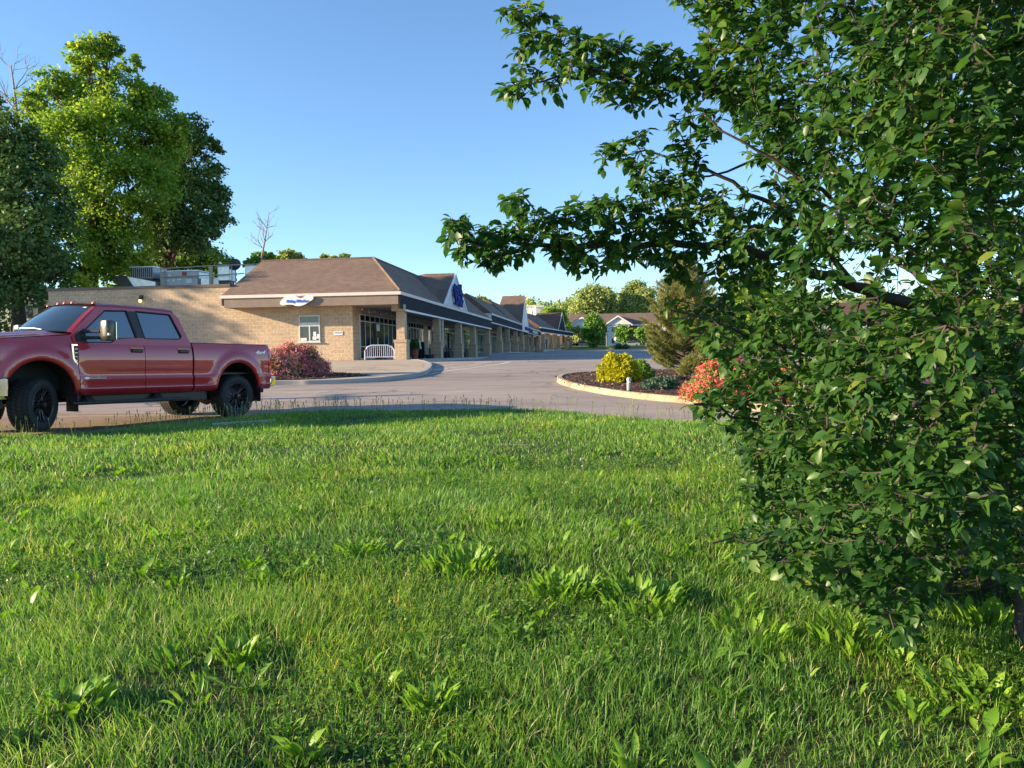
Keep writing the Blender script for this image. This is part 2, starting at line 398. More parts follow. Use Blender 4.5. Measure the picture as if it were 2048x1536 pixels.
# smoother far lot surface (newer, greyer)
def poly_sheet(name, pts, mat, off, **t):
    """pts: list of (x,y); draped over the terrain"""
    bm = bmesh.new()
    vs = [bm.verts.new((x, y, 0)) for x, y in pts]
    bm.faces.new(vs)
    y0 = min(p[1] for p in pts); y1 = max(p[1] for p in pts)
    for yy in TX:
        if y0 < yy < y1:
            bmesh.ops.bisect_plane(bm, geom=bm.verts[:]+bm.edges[:]+bm.faces[:], plane_co=(0, yy, 0), plane_no=(0, 1, 0))
    for v in bm.verts: v.co.z = terrain(v.co.y)+off
    bmesh.ops.triangulate(bm, faces=bm.faces)
    me = bpy.data.meshes.new(name); bm.to_mesh(me); bm.free(); me.materials.append(mat)
    o = bpy.data.objects.new(name, me); COL.objects.link(o)
    return tag(o, **t)

# building frame: F runs along the long facade away from us, W inward (left)
TH = math.atan(185/1540)
FD = Vector((math.sin(TH), math.cos(TH), 0)); LD = Vector((-math.cos(TH), math.sin(TH), 0))
C0 = at(800.2, 581.7, 41.0); C0.z = 0
MF = Matrix(((LD.x, FD.x, 0, C0.x), (LD.y, FD.y, 0, C0.y), (0, 0, 1, 0), (0, 0, 0, 1)))   # local x=W, y=F
def bw(F, W, z=0): return C0+FD*F+LD*W+Vector((0, 0, z))
FLOOR = -.17
def walk_z(F): return float(np.interp(F, [-3, 27, 33.5, 42, 95, 110], [FLOOR, FLOOR, .02, .30, .27, .27]))

# striped paint lines
def paint_line(a, b, w=.13):
    a = at_terrain(*a); b = at_terrain(*b); d = (b-a); d.z = 0; d.normalize(); n = Vector((-d.y, d.x, 0))*w/2
    return [(p.x, p.y) for p in (a+n, a-n, b-n, b+n)]
def paint_object(name, lines, label=None):
    bm = bmesh.new()
    for a, b, w in lines:
        pts = paint_line(a, b, w)
        # split long lines
        p0, p1, p2, p3 = [Vector((*p, 0)) for p in pts]
        n = 8
        for i in range(n):
            q = [p0.lerp(p3, i/n), p1.lerp(p2, i/n), p1.lerp(p2, (i+1)/n), p0.lerp(p3, (i+1)/n)]
            bm.faces.new([bm.verts.new((v.x, v.y, terrain(v.y)+.006)) for v in q])
    me = bpy.data.meshes.new(name); bm.to_mesh(me); bm.free(); me.materials.append(M_['paint'])
    o = bpy.data.objects.new(name, me); COL.objects.link(o); o['kind'] = 'structure'
paint_object('road_markings', [((838, 752), (905, 741), .14), ((905, 741), (1000, 728.5), .14), ((1000, 728.5), (1022, 723.5), .16),
    ((866, 740), (962, 729.5), .14), ((872, 733), (908, 729), .14), ((950, 727), (985, 724.5), .2), ((955, 720.5), (985, 719.8), .3),
    ((1175, 724.5), (1300, 725.5), .16)])

def kerb_loop(name, pts, z0f, h=.15, w=.16, mat=None, closed=False, fill=None, fillname=None, **t):
    """pts outer edge bottom (world xy), kerb face up h, top w wide inward (to the left of travel)"""
    P = [Vector((p[0], p[1], 0)) for p in pts]; n = len(P); rows = []
    inner = []
    for i, p in enumerate(P):
        a = P[(i-1) % n] if (closed or i > 0) else p; b = P[(i+1) % n] if (closed or i < n-1) else p
        d = (b-a).normalized(); nn = Vector((-d.y, d.x, 0))
        zz = z0f(p.y)
        def q(o, z): r = p+nn*o; return (r.x, r.y, zz+z)
        rows.append([q(0, -.05), q(.012, h-.02), q(.03, h), q(w, h), q(w, h-.04)])
        inner.append((p+nn*(w-.01), zz+h-.025))
    if closed: rows.append(rows[0])
    mb = MB(); mb.grid(rows)
    o = mb.build(name, mat, smooth=35, **t)
    if fill:
        bm = bmesh.new()
        bm.faces.new([bm.verts.new((q.x, q.y, z)) for q, z in inner])
        bmesh.ops.triangulate(bm, faces=bm.faces)
        me = bpy.data.meshes.new(fillname); bm.to_mesh(me); bm.free(); me.materials.append(fill)
        fo = bpy.data.objects.new(fillname, me); COL.objects.link(fo); fo['kind'] = 'structure'
    return inner
def smooth_pts(pts, n=6, closed=False):
    P = [Vector((*p, 0)) for p in pts]; out = []; m = len(P)
    for i in range(m if closed else m-1):
        p0 = P[(i-1) % m] if closed or i > 0 else P[i]; p1 = P[i]; p2 = P[(i+1) % m]; p3 = P[(i+2) % m] if closed or i < m-2 else p2
        for k in range(n):
            t = k/n
            q = .5*((2*p1)+(p2-p0)*t+(2*p0-5*p1+4*p2-p3)*t*t+(3*p1-p0-3*p2+p3)*t*t*t)
            out.append((q.x, q.y))
    if not closed: out.append((P[-1].x, P[-1].y))
    return out
T2 = lambda px, py: tuple(at_terrain(px, py).xy)
# right island (we see its near kerb curving round)
ri = [T2(1568, 825), T2(1384, 808), T2(1305, 801), T2(1217, 790), T2(1144, 776), T2(1114, 763)]
ri_in = [(2.0, 27.2), (3.6, 28.1), (6.0, 28.6), (10, 28.5), (16, 26), (18, 20), (14, 15.5), (9.0, 13.9)]
ri = smooth_pts([(p[0], p[1]) for p in ri]+ri_in, 5, True)
kerb_loop('island_kerb', ri[::-1], terrain, mat=M_['kerb'], closed=True, fill=M_['mulch'], fillname='mulch_bed', kind='structure')
# left apron: kerb from behind the truck round the nose to the building
li = [T2(860, 744), T2(837, 753.5), T2(784, 760.5), T2(738, 764.8), T2(625, 769), T2(554, 770.4)]
li = [tuple(bw(-.2, -.75).xy), T2(862, 731)]+li+[(-13, 24.6), (-22, 24.9), (-34, 26)]
li = smooth_pts(li, 6)
inn = kerb_loop('apron_kerb', li[::-1], terrain, mat=M_['kerbgrey'], w=.17, kind='structure')
# apron concrete
bm = bmesh.new()
lip = [(q.x, q.y) for q, z in inn]
poly = lip + [tuple(bw(1.6, -.75).xy), tuple(bw(1.6, 30).xy), (-36, 44)]
vs = [bm.verts.new((x, y, 0)) for x, y in poly]
bm.faces.new(vs)
for yy in np.arange(22, 44, 2.0):
    bmesh.ops.bisect_plane(bm, geom=bm.verts[:]+bm.edges[:]+bm.faces[:], plane_co=(0, yy, 0), plane_no=(0, 1, 0))
def apron_z(x, y): return min(terrain(y)+.14, FLOOR-.004)
for v in bm.verts: v.co.z = apron_z(v.co.x, v.co.y)
bmesh.ops.triangulate(bm, faces=bm.faces)
me = bpy.data.meshes.new('pavement'); bm.to_mesh(me); bm.free(); me.materials.append(M_['concrete'])
o = bpy.data.objects.new('pavement', me); COL.objects.link(o); o['kind'] = 'structure'
# mulch crescent in front of the apron
def bed_poly():
    b = bmesh.new(); pp = [(470, 761.5), (557, 760), (600, 759), (640, 757.5), (690, 754.5), (735, 751), (742, 749.5), (700, 747.5), (655, 745), (610, 742), (560, 740), (470, 739)]
    b.faces.new([b.verts.new((q.x, q.y, 0)) for q in (at_terrain(x, y, .15) for x, y in pp)])
    for yy in np.arange(22, 44, 1.0):
        bmesh.ops.bisect_plane(b, geom=b.verts[:]+b.edges[:]+b.faces[:], plane_co=(0, yy, 0), plane_no=(0, 1, 0))
    for v in b.verts: v.co.z = apron_z(v.co.x, v.co.y)+.022
    bmesh.ops.triangulate(b, faces=b.faces)
    m_ = bpy.data.meshes.new('mulch_bed'); b.to_mesh(m_); b.free(); m_.materials.append(M_['mulch'])
    o_ = bpy.data.objects.new('mulch_bed', m_); COL.objects.link(o_); o_['kind'] = 'structure'
bed_poly()
# sidewalk along the shops
rows = []
for F in [1.6, 8, 16, 24, 27, 30, 33.5, 37, 42, 60, 80, 93]:
    z = walk_z(F)
    rows.append([bw(F, -.75, z-.5), bw(F, -.73, z-.02), bw(F, -.70, z), bw(F, 3.1, z)])
MB().grid(rows).build('sidewalk', M_['kerbgrey'], kind='structure')
# gravel strip the pickup stands beside
poly_sheet('gravel_patch', [(-12.5, 11.5), (-7.0, 12.3), (-5.6, 14.2), (-6.0, 16.4), (-8, 17.4), (-10.5, 17.6), (-14, 16.5)], M_['gravel'], .012, kind='structure')

# ------------------------------------------------------------------ text
def text_geo(s, size=1, ext=.02, shear=0, align='CENTER', bold=0):
    cu = bpy.data.curves.new('t', 'FONT'); cu.body = s; cu.size = size; cu.extrude = ext; cu.shear = shear
    cu.align_x = align; cu.align_y = 'CENTER'; cu.resolution_u = 3; cu.offset = bold
    ob = bpy.data.objects.new('t', cu); COL.objects.link(ob)
    bpy.context.view_layer.update()
    me = ob.to_mesh()
    V = [v.co.copy() for v in me.vertices]; F = [tuple(p.vertices) for p in me.polygons]
    ob.to_mesh_clear(); bpy.data.objects.remove(ob); bpy.data.curves.remove(cu)
    return V, F

# ------------------------------------------------------------------ shopping centre
bld = empty('shopping_centre', bw(15, 8, FLOOR), 'long low tan block shopping arcade with brown shingle roof and navy fascia', 'shop building')
def P(w, f, z): return MF @ Vector((w, f, z))
EAV, FB, TR = 3.46, 2.45, 3.27      # section 1 eave top, fascia bottom, trim bottom
# --- block wall: end wall + flat roofed body
mb = MB()
mb.box(3.0, 9.9, 1.1, 1.35, -.5, 3.0, 0, MF).box(9.9, 21.1, 1.1, 1.35, -.5, 4.02, 0, MF)            # end wall
mb.box(20.85, 21.1, 1.35, 60, -.5, 4.02, 0, MF)           # far left wall
mb.box(3.0, 3.25, 1.35, 60, -.5, 3.2, 0, MF)              # storefront back wall (openings covered by windows standing proud)
mb.box(3.0, 3.25, 60, 92, -.3, 3.8, 0, MF)
mb.build('wall', M_['cmu'], bld)
MB().box(10.02, 21.16, 1.04, 1.40, 4.02, 4.18, 0, MF).box(20.8, 21.16, 1.40, 60, 4.02, 4.18, 0, MF).build('coping', M_['cap'], bld)
MB().box(3.2, 20.9, 1.9, 92, 3.78, 3.9, 0, MF).build('flat_roof', M_['roofing'], bld)

def roof_shell(name, faces, mat=None, th=.10, parent=bld):
    """faces: list of polygons (w,f,z); thickened downwards"""
    m = MB()
    for poly in faces:
        m.prism([P(*p) for p in poly], (0, 0, -th))
    return m.build(name, mat or M_['shingle'], parent)
RB, RW, RZ, WL = 5.05, 2.95, 5.89, 10.0
roof_shell('roof', [
    [(0, 0, EAV), (WL, 0, EAV), (WL-.05, RB, RZ), (RW, RB, RZ)],                      # end slope
    [(0, 0, EAV), (RW, RB, RZ), (RW, 33.3, RZ), (0, 33.3, EAV)],                      # long slope
    [(RW, RB, RZ), (WL-.05, RB, RZ), (WL-.05, RB+.9, 4.4), (RW+1.6, RB+.9, 4.4)],           # back of end slope
    [(RW, RB, RZ), (RW+1.6, RB+.9, 4.2), (RW+1.6, 33.3, 4.2), (RW, 33.3, RZ)],
])
# rake closing the left end of the front slope
MB().prism([P(WL, .05, EAV-.1), P(WL-.05, RB, RZ-.1), P(WL-.05, RB+.8, 4.2), P(WL, 1.1, 2.9), P(WL, .05, 2.9)], LD*.06).build('rake_panel', M_['taupe'], bld)
# ridge cap
MB().tube([P(RW, RB, RZ+.02), P(WL-.05, RB, RZ+.02)], .07, 6).tube([P(RW, RB, RZ+.02), P(RW, 33.3, RZ+.02)], .07, 6).tube([P(-.0, 0, EAV+.03), P(RW, RB, RZ+.03)], .07, 6).build('ridge_cap', M_['shingle'], bld)
# eave trims
MB().box(-.06, WL+.06, -.06, .10, TR, EAV-.02, 0, MF).box(-.06, .10, .10, 33.3, TR, EAV-.02, 0, MF).build('eave_trim', M_['trim'], bld, bevel=.012)
# end fascia (taupe) + return on the left
MB().box(.05, WL-.12, 0.02, .14, 2.77, TR, 0, MF).box(WL-.24, WL-.12, .14, 1.1, 2.77, TR, 0, MF).build('end_fascia', M_['taupe'], bld)
# soffit
MB().box(.14, WL-.24, .14, 3.0, 2.80, 2.84, 0, MF).box(.12, 3.0, 3.0, 33.3, 2.80, 2.84, 0, MF).build('soffit', M_['soffit'], bld)
# corner block under the fascia
MB().box(.0, .67, .62, 1.10, FB, 2.80, 0, MF).build('corner_block', M_['cmu_smooth'], bld)
MB().box(.05, .62, 1.10, 1.85, FB, 2.80, 0, MF).build('corner_block', M_['cmu_smooth'], bld)
# navy fascia panels (split at pilaster joints)
for f0, f1 in ((.02, 10.85), (11.0, 33.3)):
    MB().box(.01, .12, f0, f1, FB+.10, TR, 0, MF).build('fascia_panel', M_['navy'], bld)
MB().box(-.03, .12, 1.06, 33.3, FB, FB+.10, 0, MF).build('lower_trim', M_['trimw'], bld)
MB().box(0.02, .10, 10.85, 11.0, FB+.1, TR, 0, MF).build('fascia_joint', M_['dark'], bld)

def pillar(f0, z0=FLOOR, top=2.47, w0=.06):
    m = MB()
    m.box(w0, w0+.66, f0, f0+.72, z0-.4, z0+.92, 0, MF)
    m.box(w0+.10, w0+.56, f0+.11, f0+.60, z0+1.08, top, 0, MF)
    o = m.build('pillar', M_['cmu'], bld)
    MB().box(w0-.04, w0+.70, f0-.04, f0+.76, z0+.92, z0+1.08, 0, MF).build('pillar_ledge', M_['cmu_smooth'], o)
    return o
for f in (1.12, 10.25, 17.9, 24.3, 32.45):
    pillar(f, FLOOR if f < 30 else .02, 2.47, .04 if f > 5 else .02)

# storefront windows: frames + panes, standing 5 cm proud of the wall
def window(f0, f1, z0, z1, n, transom=None, W=3.0, door=None, parent=bld, name='window'):
    m = MB(); t = .055; a = W-.07; b = W-.005
    m.box(a, b, f0, f1, z0, z0+t, 0, MF); m.box(a, b, f0, f1, z1-t, z1, 0, MF)
    m.box(a, b, f0, f0+t, z0+t, z1-t, 0, MF); m.box(a, b, f1-t, f1, z0+t, z1-t, 0, MF)
    for i in range(1, n):
        f = f0+(f1-f0)*i/n
        m.box(a+.004, b-.002, f-t/2, f+t/2, z0+t, z1-t, 0, MF)
    for h in (transom or []):
        m.box(a+.008, b-.004, f0+t, f1-t, h, h+t*.9, 0, MF)
    o = m.build(name, M_['frame'], parent)
    MB().box(W-.045, W-.012, f0+.02, f1-.02, z0+.02, z1-.02, 0, MF).build('pane', M_['glass'], o)
    return o
def door(f0, f1, z0, z1, W=3.0):
    m = MB(); a = W-.12; b = W-.075; t = .09
    m.box(a, b, f0, f1, z0, z0+.2, 0, MF); m.box(a, b, f0, f1, z1-t, z1, 0, MF)
    m.box(a, b, f0, f0+t, z0+.2, z1-t, 0, MF); m.box(a, b, f1-t, f1, z0+.2, z1-t, 0, MF)
    o = m.build('door', M_['black'], bld)
    MB().box(a+.01, b-.01, f0+.05, f1-.05, z0+.1, z1-.05, 0, MF).build('pane', M_['glass'], o)
    MB().tube([P(a-.05, f0+.2, z0+.8), P(a-.05, f0+.2, z0+1.3)], .02, 6).build('handle', M_['galv'], o)
    return o
window(2.2, 9.85, FLOOR+.02, 2.43, 8, [2.0, .55])
door(5.0, 6.1, FLOOR+.02, 2.0)
window(12.9, 17.7, FLOOR+.02, 2.43, 6, [2.0, .55])
window(19.0, 22.2, FLOOR+.02, 2.43, 3, [2.0])
window(25.4, 30.9, FLOOR+.1, 2.43, 6, [2.0, .45]); door(27.0, 28.0, FLOOR+.02, 2.0)
window(34.6, 39.2, .1, 2.55, 4, [2.1, .7])
window(43.0, 47.8, .32, 2.75, 5, [2.3]); door(45, 46, .32, 2.3)
window(53.2, 59.9, .3, 2.75, 6, [2.3]); window(64.5, 68.5, .3, 2.75, 4, [2.3]); window(71.5, 76.5, .3, 2.75, 5, [2.3]); window(80, 84.5, .3, 2.75, 4, [2.3])
window(86, 90.5, .3, 2.75, 4, [2.3])
# a paper notice in the first shop window
MB().box(2.86, 2.92, 5.15, 5.75, 1.55, 1.95, 0, MF).build('notice', M_['paper'], bld)

# pickup window on the end wall
def ebox(m, l0, l1, z0, z1, d0, d1, mi=0): m.box(l0, l1, 1.1-d1, 1.1-d0, z0, z1, mi, MF)
m = MB()
l0, l1, z0, z1 = 4.86, 6.06, .86, 2.33
ebox(m, l0, l0+.06, z0, z1, .004, .07); ebox(m, l1-.06, l1, z0, z1, .004, .07)
ebox(m, l0+.06, l1-.06, z1-.06, z1, .004, .07); ebox(m, l0+.06, l1-.06, z0, z0+.07, .004, .07)
ebox(m, l0+.06, l1-.06, 1.72, 1.93, .004, .065); ebox(m, 5.42, 5.49, z0+.07, 1.72, .004, .075)
ebox(m, l0-.05, l1+.05, z0-.05, z0, .004, .12)
pw = m.build('pickup_window', M_['frame'], bld)
m = MB(); ebox(m, l0+.03, l1-.03, z0+.03, z1-.03, .002, .03)
m.build('pane', M_['glass'], pw)
m = MB(); ebox(m, 5.10, 5.25, 1.18, 1.42, .032, .04); ebox(m, 5.08, 5.30, .98, 1.16, .032, .04); ebox(m, 4.92, 5.05, 1.05, 1.28, .032, .04)
m.build('posted_notice', M_['paper'], pw)
m = MB(); ebox(m, 5.62, 5.96, .93, 1.08, .032, .10)
m.build('counter_box', M_['signw'], pw)
# small plate on the block wall
m = MB(); ebox(m, 3.58, 4.06, 1.21, 1.42, .002, .03)
plate = m.build('wall_plate', M_['trimw'], bld)
V, F = text_geo('PICKUP', .12, .004)
MB().add([P(3.82-v.x, 1.1-.032-v.z, 1.33+v.y) for v in V], F).build('lettering', M_['ink'], plate)
# three little letters high on the wall
V, F = text_geo('A B C', .13, .004)
# wall lamp
wl = MB(); 
wl.lathe([(0.02, .12), (.10, .10), (.13, -.02), (.11, -.03), (.0, .0)], 14, 0, Matrix.Translation(P(15.34, .93, 3.44)))
wl.box(15.25, 15.43, .96, 1.1, 3.42, 3.66, 0, MF)
wlo = wl.build('wall_lamp', M_['black'], bld)
me_, nt_, p_, N_, L_ = newmat('lamp_bulb'); p_.inputs['Base Color'].default_value = (.8, .75, .3, 1); p_.inputs['Emission Color'].default_value = (.9, .85, .35, 1); p_.inputs['Emission Strength'].default_value = .6
MB().lathe([(0.0, .07), (.08, .02), (.09, -.06), (.05, -.13), (0, -.15)], 12, 0, Matrix.Translation(P(15.34, .93, 3.38))).build('bulb', me_, wlo, smooth=40)

# pickup sign: swoosh shaped board standing off the fascia
zp_ = [(280, 350), (300, 305), (340, 262), (420, 208), (540, 176), (640, 172), (700, 188), (760, 232), (850, 236), (960, 203), (1060, 190), (1120, 205), (1138, 240), (1110, 290), (1010, 350), (900, 408), (780, 437), (680, 430), (600, 403), (480, 398), (340, 410), (292, 385)]
SX = 6.62; KX = .00219
sw = smooth_pts([((x-280)*KX, 2.80+(425-z)*KX) for x, z in zp_], 4, True)
pts = [P(SX-x, -.13, z) for x, z in sw]
sgn = MB().prism(pts, FD*.09).build('pickup_sign', M_['signw'], bld)
for x in (.6, 1.35): MB().box(SX-x-.04, SX-x+.04, -.04, .02, 2.95, 3.03, 0, MF).build('bracket', M_['metal'], sgn)
V, F = text_geo('Pickup Window', .215, .012, shear=.2, bold=.006)
MB().add([P(SX-(725-280)*KX-v.x*.88, -.145-v.z, 3.035+v.y) for v in V], F).build('lettering', M_['bluesign2'], sgn)
MB().prism([P(SX-(x-280)*KX, -.135, 2.80+(425-z)*KX) for x, z in ((690, 190), (745, 222), (800, 212), (930, 195), (930, 182), (800, 196), (740, 206), (700, 182))], FD*-.008).build('red_swash', M_['redink'], sgn)

# --- white gable over the first shop
GF0, GF1, GP, GZ = 11.1, 19.9, 15.4, 5.99
roof_shell('gable_roof', [
    [(0.02, GF0, EAV+.02), (0.02, GP, GZ), (2.3, GP, GZ), (3.1, GP, 5.8), (2.9, GF0+.9, 4.4)],
    [(0.02, GP, GZ), (0.02, GF1, EAV+.02), (3.1, GF1, EAV+.4), (3.1, GP, 5.8), (2.3, GP, GZ)]])
gb = MB().prism([P(-.03, GF0+.2, EAV), P(-.03, GP, GZ-.16), P(-.03, GF1-.2, EAV)], LD*.2).build('gable_wall', mat_block('white_board_siding', (.62, .64, .66), (.60, .62, .65), (.42, .44, .48), bw=.25, rh=9, ms=.012, bump=.2, rough=.6), bld)
m = MB()
for a, b in (((GF0, EAV), (GP, GZ)), ((GP, GZ), (GF1, EAV))):
    d = Vector((0, b[0]-a[0], b[1]-a[1])).normalized(); nn = Vector((0, -d.z, d.y)); nn = nn if nn.z < 0 else -nn
    q = [Vector((-.08, *a)), Vector((-.08, *b)), Vector((-.08, *b))+nn*.17, Vector((-.08, *a))+nn*.17]
    m.prism([MF @ v for v in q], LD*.09)
m.build('gable_trim', M_['trimw'], gb)
# blue arched sign letters
def arc_text(s, size, fc, z0, rad, depth, bold=.02):
    """letters set along an arch"""
    out = MB(); n = len(s); widths = []
    for ch in s: V, F = text_geo(ch, size, depth, bold=bold); widths.append((max(v.x for v in V)-min(v.x for v in V), V, F))
    tot = sum(w for w, _, _ in widths)+.05*size*(n-1); x = -tot/2
    for w, V, F in widths:
        c = x+w/2; x += w+.05*size
        ang = c/rad
        base = Vector((math.sin(ang)*rad, math.cos(ang)*rad-rad))
        ca, sa = math.cos(-ang), math.sin(-ang)
        pts = []
        for v in V:
            X = v.x*ca-v.y*sa+base.x; Y = v.x*sa+v.y*ca+base.y
            pts.append(P(-.14-v.z-depth, fc+X, z0+Y))
        out.add(pts, F)
    return out
arc_text('Family', 1.28, 15.5, 4.86, 2.7, .07, bold=.03).build('sign_lettering', M_['bluesign'], gb)
V, F = text_geo('Diner', 1.12, .07, bold=.03)
MB().add([P(-.14-.07-v.z, 15.7+v.x*1.12, 3.98+v.y-.03*v.x) for v in V], F).build('sign_lettering', M_['bluesign'], gb)
sw2 = [(math.cos(a)*1.25, math.sin(a)*.17) for a in np.linspace(0, 2*math.pi, 20)[:-1]]
MB().prism([P(-.16, 15.65+x*.97, 4.52+z-x*.16) for x, z in sw2], LD*.1).build('sign_emblem', M_['cream'], gb)

# --- section 2, stepped up
E2, B2 = 4.03, 3.07
roof_shell('roof', [
    [(0, 33.32, E2), (2.45, 33.32, 6.0), (2.45, 49.5, 6.0), (0, 49.5, E2)],
    [(0, 49.5, E2), (2.75, 49.5, 6.55), (2.75, 62.5, 6.55), (0, 62.5, E2)],
    [(2.45, 33.32, 6.0), (4.2, 33.32, 4.6), (4.2, 49.5, 4.6), (2.45, 49.5, 6.0)],
    [(2.75, 49.5, 6.55), (4.6, 49.5, 4.6), (4.6, 62.5, 4.6), (2.75, 62.5, 6.55)],
    [(0, 68.5, 3.9), (2.6, 68.5, 5.9), (2.6, 91.2, 5.9), (0, 91.2, 3.9)]])
MB().prism([P(.02, 33.3, 3.5), P(.02, 33.3, E2-.05), P(2.43, 33.3, 5.9), P(2.9, 33.3, 5.9), P(2.9, 33.3, 3.5)], FD*.06).build('rake_panel', M_['shingle'], bld)
MB().prism(
    [P(.1, 49.45, E2), P(2.73, 49.45, 6.45), P(3.2, 49.45, 5.9), P(3, 49.45, 4.6)], FD*.05).build('rake_panel', M_['shingle'], bld)
MB().box(-.06, .10, 33.3, 61.2, E2-.19, E2-.02, 0, MF).box(-.06, 1.1, 33.22, 33.3, E2-.19, E2-.02, 0, MF).box(-.06, .1, 69.3, 91.3, 3.75, 3.93, 0, MF).build('eave_trim', M_['trim'], bld)
MB().prism([P(.0, 33.24, E2-.19), P(1.1, 33.24, E2-.19), P(.9, 33.24, 3.62), P(.0, 33.24, 3.5)], FD*.06).build('end_return', M_['trimw'], bld)
for f0, f1 in ((33.3, 49.2), (49.8, 60.9)):
    MB().box(.01, .12, f0, f1, B2+.09, E2-.19, 0, MF).build('fascia_panel', M_['navy'], bld)
MB().box(.01, .12, 69.3, 91.3, 3.1, 3.75, 0, MF).build('fascia_panel', M_['navy'], bld)
MB().box(.02, .1, 49.2, 49.8, B2+.09, E2-.19, 0, MF).build('fascia_joint', M_['dark'], bld)
MB().box(.02, .1, 60.9, 61.3, B2+.09, E2-.19, 0, MF).build('fascia_joint', M_['dark'], bld)
MB().box(-.03, .12, 33.3, 61.3, B2, B2+.09, 0, MF).box(-.03, .12, 69.3, 91.3, 3.02, 3.1, 0, MF).build('lower_trim', M_['trimw'], bld)
MB().box(.12, 3.0, 33.3, 91.3, 3.3, 3.34, 0, MF).build('soffit', M_['soffit'], bld)
for f in (41.15, 48.2, 56.4, 63.4, 71.8, 79.0, 89.2): pillar(f, .29, 3.09)
# tall gable tower
TF0, TF1, TP, TZ_ = 61.3, 69.3, 65.1, 8.05
roof_shell('tower_roof', [
    [(0, TF0, 4.32), (0, TP, TZ_), (3.05, TP, TZ_), (3.6, TF0, 4.32)],
    [(0, TP, TZ_), (0, TF1, 4.32), (3.6, TF1, 4.32), (3.05, TP, TZ_)],
    [(3.05, TP, TZ_), (3.6, TF0, 4.32), (4.8, TP, 4.3), (3.6, TF1, 4.32)]], M_['shingle'])
tw = MB().prism([P(-.03, TF0+.1, 4.3), P(-.03, TP, TZ_-.12), P(-.03, TF1-.1, 4.3)], LD*.2).box(-.08, .2, TF0, TF1, 3.05, 4.3, 0, MF).build('tower_gable', M_['siding'], bld)
MB().box(-.25, -.1, 64, 70.5, 3.35, 3.75, 0, MF).build('shop_sign', M_['bluesign'], tw)
MB().box(-.14, -.0, 76, 84, 3.2, 3.62, 0, MF).build('shop_sign', M_['galv'], bld)

# --- section 3, turned outwards, as its own wing of the building
S0 = Vector((4.99, 133, 0)); S1 = Vector((13.55, 169, 0)); SD = (S1-S0).normalized(); SN = Vector((-SD.y, SD.x, 0)); SL = (S1-S0).length
MS = Matrix(((SN.x, SD.x, 0, S0.x), (SN.y, SD.y, 0, S0.y), (0, 0, 1, 0), (0, 0, 0, 1)))
wing = empty('shop_wing', S0+Vector((-3, 10, .84)), 'far wing of shops with hipped roof and small dark gable', 'shop building')
def PS(w, f, z): return MS @ Vector((w, f, z))
def shellS(name, faces, mat=None):
    m = MB()
    for poly in faces: m.prism([PS(*p) for p in poly], (0, 0, -.12))
    return m.build(name, mat or M_['shingle'], wing)
shellS('roof', [[(0, 0, 4.72), (0, SL, 4.72), (4.2, SL-4.5, 7.6), (4.2, 0, 7.6)], [(0, SL, 4.72), (10, SL, 4.72), (6, SL-4.5, 7.6), (4.2, SL-4.5, 7.6)],
    [(4.2, 0, 7.6), (4.2, SL-4.5, 7.6), (6, SL-4.5, 7.6), (6, 0, 7.6)]])
MB().prism([PS(0, 0, 4.6), PS(4.2, 0, 7.5), PS(7, 0, 7.5), PS(7, 0, 4.6)], SD*.1).build('rake_panel', M_['shingle_red'], wing)
MB().box(0, .15, 0, SL, 3.9, 4.55, 0, MS).build('fascia_panel', M_['navy'], wing)
MB().box(-.06, .16, 0, SL+.05, 4.55, 4.72, 0, MS).box(-.04, .15, 0, SL, 3.76, 3.9, 0, MS).build('eave_trim', M_['trimw'], wing)
MB().box(3, 3.3, 0, SL-1, .3, 4.4, 0, MS).box(3.3, 12, 0, .3, .3, 5, 0, MS).build('wall', M_['cmu'], wing)
MB().box(-.9, 3.4, -2, SL, .0, .84, 0, MS).build('walkway', M_['kerbgrey'], wing)
for f in (4.5, 12.5, 20.5, 29.5, SL-1.0):
    MB().box(.05, .85, f, f+.85, .8, 1.9, 0, MS).box(.18, .72, f+.13, f+.72, 1.9, 3.8, 0, MS).build('pillar', M_['cmu'], wing)
for f0, f1 in ((1, 6), (8, 14), (16, 22)):
    o = MB().box(2.93, 2.99, f0, f1, .95, 3.3, 0, MS).build('window', M_['frame'], wing)
    MB().box(2.90, 2.925, f0+.1, f0+(f1-f0)*.48, 1.05, 3.2, 0, MS).box(2.90, 2.925, f0+(f1-f0)*.52, f1-.1, 1.05, 3.2, 0, MS).build('pane', M_['glass'], o)
gw = MB().prism([PS(-.1, 17.5, 4.7), PS(-.1, 22.0, 8.1), PS(-.1, 26.5, 4.7)], SN*.2).build('gable_wall', M_['navy'], wing)
m = MB()
for a, b in (((17.2, 4.7), (22.0, 8.3)), ((22.0, 8.3), (26.8, 4.7))):
    q = [PS(-.16, *a), PS(-.16, *b), PS(-.16, b[0], b[1]-.32), PS(-.16, a[0]+(.35 if a[0] < 22 else 0), a[1]-(0 if a[0] < 22 else .32))]
    m.prism(q, SN*.05)
m.build('gable_trim', M_['trimw'], gw)
shellS('gable_roof', [[(0, 17.3, 4.72), (0, 22, 8.3), (5, 22, 8.3), (4.5, 17.3, 7.4)], [(0, 22, 8.3), (0, 26.7, 4.72), (4.5, 26.7, 7.4), (5, 22, 8.3)]], M_['shingle_red'])

